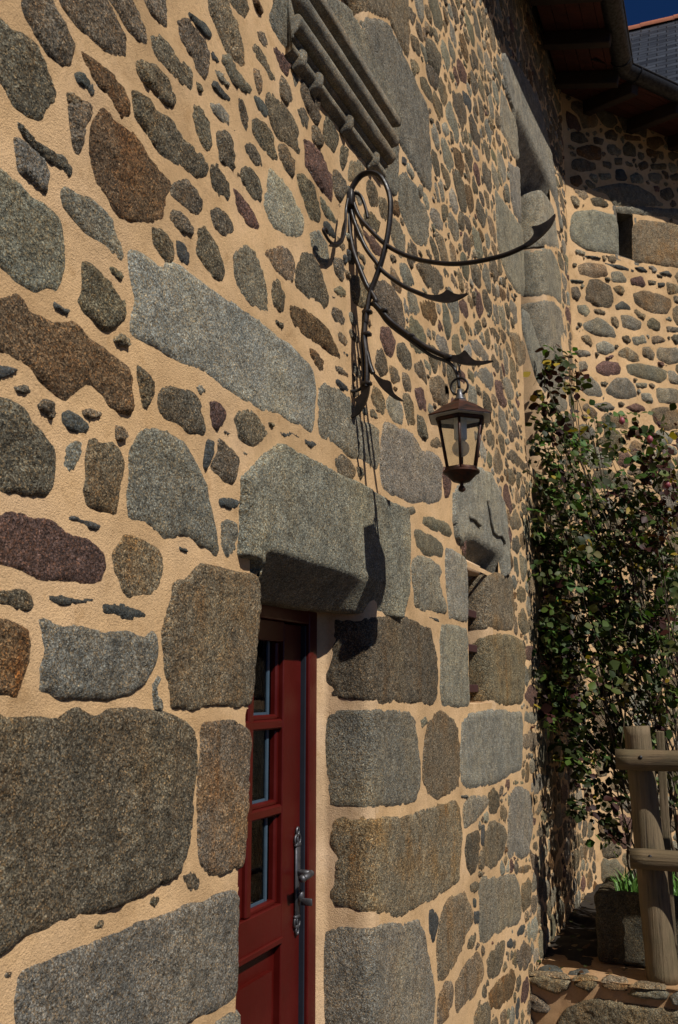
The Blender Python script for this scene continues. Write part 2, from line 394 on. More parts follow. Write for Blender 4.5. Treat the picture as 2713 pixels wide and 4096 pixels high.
    def build(s, name, material, parent=None, smooth=True, loc=None, angle=None):
        me = bpy.data.meshes.new(name)
        off = origin(parent) if parent is not None else np.zeros(3)
        if loc is not None: off = np.array(loc, float)
        V = np.array(s.v, float) - off
        me.from_pydata(V.tolist(), [], s.f)
        mats = material if isinstance(material, (list, tuple)) else [material]
        for m in mats: me.materials.append(m)
        me.polygons.foreach_set("use_smooth", [smooth] * len(me.polygons))
        if len(mats) > 1: me.polygons.foreach_set("material_index", s.mi)
        a = me.attributes.new("tint", 'FLOAT_COLOR', 'POINT'); a.data.foreach_set("color", np.array(s.tint, np.float32).ravel())
        a = me.attributes.new("rough", 'FLOAT', 'POINT'); a.data.foreach_set("value", np.array(s.rough, np.float32))
        if s.hasuv:
            a = me.attributes.new("roofuv", 'FLOAT_VECTOR', 'POINT'); a.data.foreach_set("vector", np.array(s.uv, np.float32).ravel())
        me.update()
        if angle is not None: me.set_sharp_from_angle(angle=math.radians(angle))
        o = bpy.data.objects.new(name, me); COL.objects.link(o)
        if parent is not None: o.parent = parent
        if loc is not None: o.location = loc
        return o

# ------------------------------------------------------------------ stone building
TINT = {k: tuple(1.14 * c for c in v) for k, v in {'g': (.188, .181, .142), 'w': (.222, .216, .175), 'k': (.146, .127, .091), 'b': (.188, .156, .104), 'r': (.150, .100, .052),
        'p': (.128, .078, .064), 's': (.060, .064, .060), 'o': (.140, .132, .090)}.items()}
ROUGH = {'g': .55, 'w': .36, 'k': 1.0, 'b': .8, 'r': 1.0, 'p': .8, 's': .25, 'o': .35}
RUST = {'g': .35, 'w': .12, 'k': .55, 'b': .85, 'r': 1.0, 'p': .2, 's': 0, 'o': .4}
def chaikin(P, n=1, c=.22):
    for _ in range(n):
        Q = []
        for i in range(len(P)):
            a = P[i]; b = P[(i + 1) % len(P)]
            Q.append(a * (1 - c) + b * c); Q.append(a * c + b * (1 - c))
        P = Q
    return P
def area(P):
    P = np.array(P); x, y = P[:, 0], P[:, 1]
    return .5 * float(np.sum(x * np.roll(y, -1) - np.roll(x, -1) * y))
def inside(P, X, Y):
    P = np.asarray(P); r = np.zeros(X.shape, bool); n = len(P); j = n - 1
    for i in range(n):
        xi, yi = P[i]; xj, yj = P[j]
        if yi != yj: r ^= ((yi > Y) != (yj > Y)) & (X < (xj - xi) * (Y - yi) / (yj - yi) + xi)
        j = i
    return r
def seg_dist(Q, P):
    d = np.full(len(Q), 1e9); n = len(P)
    for i in range(n):
        a = P[i]; b = P[(i + 1) % n]; ab = b - a; L = ab @ ab + 1e-12
        t = np.clip(((Q - a) @ ab) / L, 0, 1); e = Q - (a + t[:, None] * ab)
        d = np.minimum(d, np.einsum('ij,ij->i', e, e))
    return np.sqrt(d)
def stone(mb, poly, surf, kind, seed, lift=.012, dressed=False, tint=None, sp=None, rough=None, sink=.006):
    """one stone: outline in surface coordinates, domed, rough-faced, its rim sunk in the mortar"""
    rnd = random.Random(seed)
    P = [np.array(p, float) for p in poly]
    if area(P) < 0: P = P[::-1]
    A = abs(area(P)); size = math.sqrt(A)
    c = sum(P) / len(P); c3 = surf.map(np.array([c]), np.zeros(1))[0]
    dist = np.linalg.norm(c3 - CAM)
    if sp is None: sp = min(max(dist * .0048, .0075), .03) if seed < 20000 else .022
    sp = min(sp, max(size / 5, .006))
    P = chaikin(P, 1, .10 if dressed else (.15 if seed < 2000 else .13))
    grow = .004 + .0014 * dist if (dressed or seed >= 2000) else .011 + .0026 * dist; P = [c + (p - c) * (1 + grow / (np.linalg.norm(p - c) + .02)) for p in P]
    rg = ROUGH[kind] if rough is None else rough
    B = []
    for i in range(len(P)):
        a = P[i]; b = P[(i + 1) % len(P)]; L = np.linalg.norm(b - a); n = max(1, int(round(L / sp)))
        for k in range(n): B.append(a + (b - a) * (k / n))
    B = np.array(B)
    if len(B) < 4: return
    nx = np.roll(B, -1, 0) - np.roll(B, 1, 0); nx = np.column_stack([nx[:, 1], -nx[:, 0]]); nx /= (np.linalg.norm(nx, axis=1)[:, None] + 1e-9)
    amp = min(.0075 * (.45 + rg), size * .05) * (.5 if dressed else 1)
    B = B + nx * (amp * (.45 * vnoise(B, 1 / (sp * 2.2), seed) * (vnoise(B, 4 / size, seed + 8) + .5) + 1.0 * vnoise(B, 1 / (sp * 6), seed + 3) + .8 * vnoise(B, 1 / (sp * 15), seed + 6)))[:, None]
    lo = B.min(0); hi = B.max(0)
    gx = np.arange(lo[0], hi[0], sp); gy = np.arange(lo[1], hi[1], sp * .87)
    X, Y = np.meshgrid(gx, gy); X = X + (np.arange(len(gy)) % 2)[:, None] * sp * .5
    X = X.ravel() + np.array([rnd.uniform(-.25, .25) for _ in range(X.size)]) * sp; Y = Y.ravel() + np.array([rnd.uniform(-.25, .25) for _ in range(Y.size)]) * sp
    ok = inside(B, X, Y); Q = np.column_stack([X[ok], Y[ok]])
    if len(Q):
        d = seg_dist(Q, B); Q = Q[d > sp * .55]
    nb = len(B)
    allp = np.vstack([B, Q]) if len(Q) else B
    try:
        vs, es, fs, *_ = delaunay_2d_cdt([Vector(p) for p in allp], [], [list(range(nb))], 1, 1e-6)
    except Exception:
        return
    if not fs: return
    V = np.array([tuple(v) for v in vs]); d = seg_dist(V, B)
    e = min(.020 if not dressed else .011, size * .16)
    prof = 1 - (1 - np.clip(d / e, 0, 1)) ** 2
    s3 = np.column_stack([V, np.full(len(V), seed * 1.37)])
    h = -sink + (lift + sink) * prof
    h = h + prof * ((.2 if isinstance(surf, Lintel) else .45) if dressed else 1) * (rg * (.0052 * fbm(s3, 16, 2, seed) + .0046 * fbm(s3, 60, 2, seed + 5)) + .004 * (1 - .5 * dressed) * vnoise(s3, 5, seed + 9))
    if not dressed: h = h + rg * prof * min(.014, size * .05) * vnoise(s3, 1.3 / max(size, .05), seed + 21)
    h = np.maximum(h, -sink + (sink + .0018) * np.clip(d / (e * .45), 0, 1))
    W = surf.map(V, h)
    t = np.array(TINT[kind] if tint is None else tint); k = rnd.uniform(.84, 1.16)
    wob = np.array([rnd.uniform(.95, 1.05), 1, rnd.uniform(.93, 1.07)])
    t = t * k * wob
    # orient
    f = [tuple(q) for q in fs]
    a, b, c_ = f[0][:3]; nrm = np.cross(W[b] - W[a], W[c_] - W[a])
    o3 = surf.map(V[[a]], np.array([.1]))[0] - surf.map(V[[a]], np.zeros(1))[0]
    if nrm @ o3 < 0: f = [q[::-1] for q in f]
    mb.add(W, f, tint=(t[0], t[1], t[2], RUST[kind] * rnd.uniform(.5, 1.1)), rough=.35 + .65 * rg)

class Flat:
    """a vertical wall: origin P, direction d (horizontal), outward normal n; coordinates (along, height)"""
    def __init__(s, P, d, n): s.P = np.array(P, float); s.d = np.array(d, float); s.n = np.array(n, float)
    def inv(s, x, y):
        q = hit(x, y, s.n, s.P) - s.P; return (float(q @ s.d), float(q[2] + s.P[2]))
    def map(s, V, h):
        r = s.P + V[:, :1] * s.d + h[:, None] * s.n; r[:, 2] = V[:, 1] + h * s.n[2]; return r
def bow(x): return -.10 * np.clip((np.asarray(x, float) - 6.0) / 2.25, 0, 1.15) ** 1.5
class Facade(Flat):
    """the long front: flat, then easing forward towards the bend"""
    def inv(s, x, y):
        yy = 0.0
        for _ in range(6):
            q = hit(x, y, s.n, (0, yy, 0)); yy = float(bow(q[0]))
        return (float(q[0]), float(q[2]))
    def map(s, V, h): return np.column_stack([V[:, 0], bow(V[:, 0]) - h, V[:, 1]])
class Corner:
    """a wall face that turns round a vertical edge into an opening; pts = plan path, s = 0 at pts[zero]"""
    def __init__(s, pts, zero):
        s.p = np.array(pts, float); s.p[:, 1] += bow(s.p[:, 0]); L = np.linalg.norm(np.diff(s.p, axis=0), axis=1)
        s.s = np.concatenate([[0], np.cumsum(L)]); s.s -= s.s[zero]
        d = np.diff(s.p, axis=0); d /= np.linalg.norm(d, axis=1)[:, None]; n = np.column_stack([d[:, 1], -d[:, 0]]); s.segn = n
        vn = np.vstack([n[:1], n[:-1] + n[1:], n[-1:]]); s.n = vn / np.linalg.norm(vn, axis=1)[:, None]
    def inv(s, x, y):
        best = None; r = ray(x, y); far = None
        for i in range(len(s.p) - 1):
            n3 = np.array([*s.segn[i], 0.0])
            if r @ n3 > -1e-6: continue
            q = hit(x, y, n3, [*s.p[i], 0]); dd = s.p[i + 1] - s.p[i]; t = ((q[:2] - s.p[i]) @ dd) / (dd @ dd)
            D = np.linalg.norm(q - CAM)
            if 0 <= t <= 1.0001:
                if best is None or D < best[0]: best = (D, s.s[i] + t * (s.s[i + 1] - s.s[i]), q[2])
            elif i == 0 and t < 0: far = (D, s.s[0] + max(t, -.5) * (s.s[1] - s.s[0]), q[2])
        if best is None: best = far
        return (float(best[1]), float(best[2]))
    def map(s, V, h):
        S = np.clip(V[:, 0], s.s[0], s.s[-1])
        X = np.interp(S, s.s, s.p[:, 0]); Y = np.interp(S, s.s, s.p[:, 1]); NX = np.interp(S, s.s, s.n[:, 0]); NY = np.interp(S, s.s, s.n[:, 1])
        return np.column_stack([X + NX * h, Y + NY * h, V[:, 1]])
class Lintel:
    """front face at y=front that turns over a chamfered lower edge at height ze; s<0 runs over the chamfer"""
    def __init__(s, ze, front, ch_h, depth, xa, xb, taper, taper_b=None):
        s.tb = taper_b or taper
        s.ze, s.front, s.ch, s.dp, s.xa, s.xb, s.tp = ze, front, ch_h, depth, xa, xb, taper
    def inv(s, x, y):
        q0 = WALL.inv(x, y); q = hit(x, y, (0, -1, 0), (0, s.front + float(bow(q0[0])), 0)); return (float(q[0]), float(q[2] - s.ze))
    def map(s, V, h):
        X = V[:, 0]; t = V[:, 1]
        w = np.clip(np.minimum((X - s.xa) / s.tp, (s.xb - X) / s.tb), 0, 1)
        if s.tb == .28: w = np.minimum(np.clip((X - s.xa) / s.tp, 0, 1), np.interp(X, [3.0, 3.2, 3.6], [1.0, .50, 0.0]))
        cd = s.dp * w
        u = np.clip(-t / s.ch, 0, 1); over = np.clip(-t - s.ch, 0, None)
        Y = s.front + bow(X) + u * cd + over; Z = s.ze + np.maximum(t, 0) - u * s.ch
        slope = np.clip(u * 14, 0, 1) * w; deep = (over > 0)
        ang = slope * math.atan2(s.dp, s.ch)
        NYv = -np.cos(ang); NZ = -np.sin(ang); NYv = np.where(deep, 0, NYv); NZ = np.where(deep, -1, NZ)
        return np.column_stack([X, Y + NYv * h, Z + NZ * h])
def trace(surf, crop, s):
    return [surf.inv(x, y) for x, y in px(crop, parse(s))]

def fill_stones(u0, u1, v0, v1, blocked, allowed, seed, gap, sizes, tries, res=.015, kinds='kkkkkkggggbbbbbwoorwkbkgbp'):
    """pack more rubble into the free parts of a wall: big stones first, each a crooked polygon"""
    rnd = random.Random(seed)
    nu = int((u1 - u0) / res); nv = int((v1 - v0) / res)
    U, Vv = np.meshgrid(u0 + (np.arange(nu) + .5) * res, v0 + (np.arange(nv) + .5) * res, indexing='ij')
    occ = ~allowed(U, Vv)
    for P in blocked:
        P = np.array(P); c = P.mean(0); 
        Pg = c + (P - c) * (1 + gap / (np.abs(P - c).max(0) + 1e-6))
        a = np.clip(((Pg.min(0) - (u0, v0)) / res).astype(int) - 1, 0, (nu, nv)); b = np.clip(((Pg.max(0) - (u0, v0)) / res).astype(int) + 2, 0, (nu, nv))
        if (b <= a).any(): continue
        sl = (slice(a[0], b[0]), slice(a[1], b[1]))
        occ[sl] |= inside(Pg, U[sl], Vv[sl])
    out = []
    for (a0, a1, asp), n in zip(sizes, tries):
        for _ in range(n):
            i = rnd.randrange(nu); j = rnd.randrange(nv)
            if occ[i, j]: continue
            cu, cv = U[i, j], Vv[i, j]
            w = rnd.uniform(a0, a1); hgt = w * rnd.uniform(*asp); rot = rnd.gauss(0, .22); m = rnd.randint(5, 8)
            P = []; ph = rnd.uniform(0, 6.28)
            for k in range(m):
                a = ph + 2 * math.pi * (k + rnd.uniform(-.28, .28)) / m
                ca, sa = math.cos(a), math.sin(a); q = (abs(ca) ** 3 + abs(sa) ** 3) ** (-1 / 3) * rnd.uniform(.74, 1.10)
                x, y = w * .5 * ca * q, hgt * .5 * sa * q
                P.append((cu + x * math.cos(rot) - y * math.sin(rot), cv + x * math.sin(rot) + y * math.cos(rot)))
            P = np.array(P); c = P.mean(0); Pg = c + (P - c) * (1 + gap / (np.abs(P - c).max(0)))
            ia = ((Pg.min(0) - (u0, v0)) / res).astype(int); ib = ((Pg.max(0) - (u0, v0)) / res).astype(int) + 1
            if (ia < 0).any() or ib[0] > nu or ib[1] > nv: continue
            sl = (slice(ia[0], ib[0]), slice(ia[1], ib[1]))
            msk = inside(Pg, U[sl], Vv[sl])
            if (occ[sl] & msk).any(): continue
            occ[sl] |= inside(c + (P - c) * (1 + gap * .35 / (np.abs(P - c).max(0))), U[sl], Vv[sl])
            out.append((rnd.choice(kinds), cu, cv, w * .5, hgt * .5))
    # let every stone spread into the space between its neighbours, so that the rubble is wedged together
    occ = ~allowed(U, Vv)
    for P in blocked:
        P = np.array(P); c = P.mean(0); Pg = c + (P - c) * (1 + gap * 1.2 / (np.abs(P - c).max(0) + 1e-6))
        a = np.clip(((Pg.min(0) - (u0, v0)) / res).astype(int) - 1, 0, (nu, nv)); b = np.clip(((Pg.max(0) - (u0, v0)) / res).astype(int) + 2, 0, (nu, nv))
        if (b <= a).any(): continue
        sl = (slice(a[0], b[0]), slice(a[1], b[1])); occ[sl] |= inside(Pg, U[sl], Vv[sl])
    best = np.full(U.shape, 1.75); lab = np.full(U.shape, -1)
    for i, (k, cu, cv, a, b) in enumerate(out):
        i0 = max(0, int((cu - a * 1.8 - u0) / res)); i1 = int((cu + a * 1.8 - u0) / res) + 1; j0 = max(0, int((cv - b * 1.8 - v0) / res)); j1 = int((cv + b * 1.8 - v0) / res) + 1
        sl = (slice(i0, i1), slice(j0, j1)); m = np.sqrt(((U[sl] - cu) / a) ** 2 + ((Vv[sl] - cv) / b) ** 2)
        up = m < best[sl]; best[sl] = np.where(up, m, best[sl]); lab[sl] = np.where(up, i, lab[sl])
    lab[occ] = -2; res2 = []
    for i, (k, cu, cv, a, b) in enumerate(out):
        n = 14; R_ = []
        lim = rnd.uniform(1.15, 1.6)
        for q in range(n):
            an = 2 * math.pi * q / n; ca, sa = math.cos(an), math.sin(an); r = 0.0; rm = lim / math.sqrt((ca / a) ** 2 + (sa / b) ** 2)
            while r < rm:
                x = int((cu + (r + res * .7) * ca - u0) / res); y = int((cv + (r + res * .7) * sa - v0) / res)
                if not (0 <= x < nu and 0 <= y < nv) or lab[x, y] != i: break
                r += res * .7
            R_.append(max(r - gap * rnd.uniform(.35, .8), min(a, b) * .3))
        R_ = [min(R_[q], 1.25 * .5 * (R_[q - 1] + R_[(q + 1) % n])) * rnd.uniform(.90, 1.02) for q in range(n)]
        P = [(cu + R_[q] * math.cos(2 * math.pi * q / n), cv + R_[q] * math.sin(2 * math.pi * q / n)) for q in range(n)]
        res2.append((k, P, abs(area(P))))
    return res2

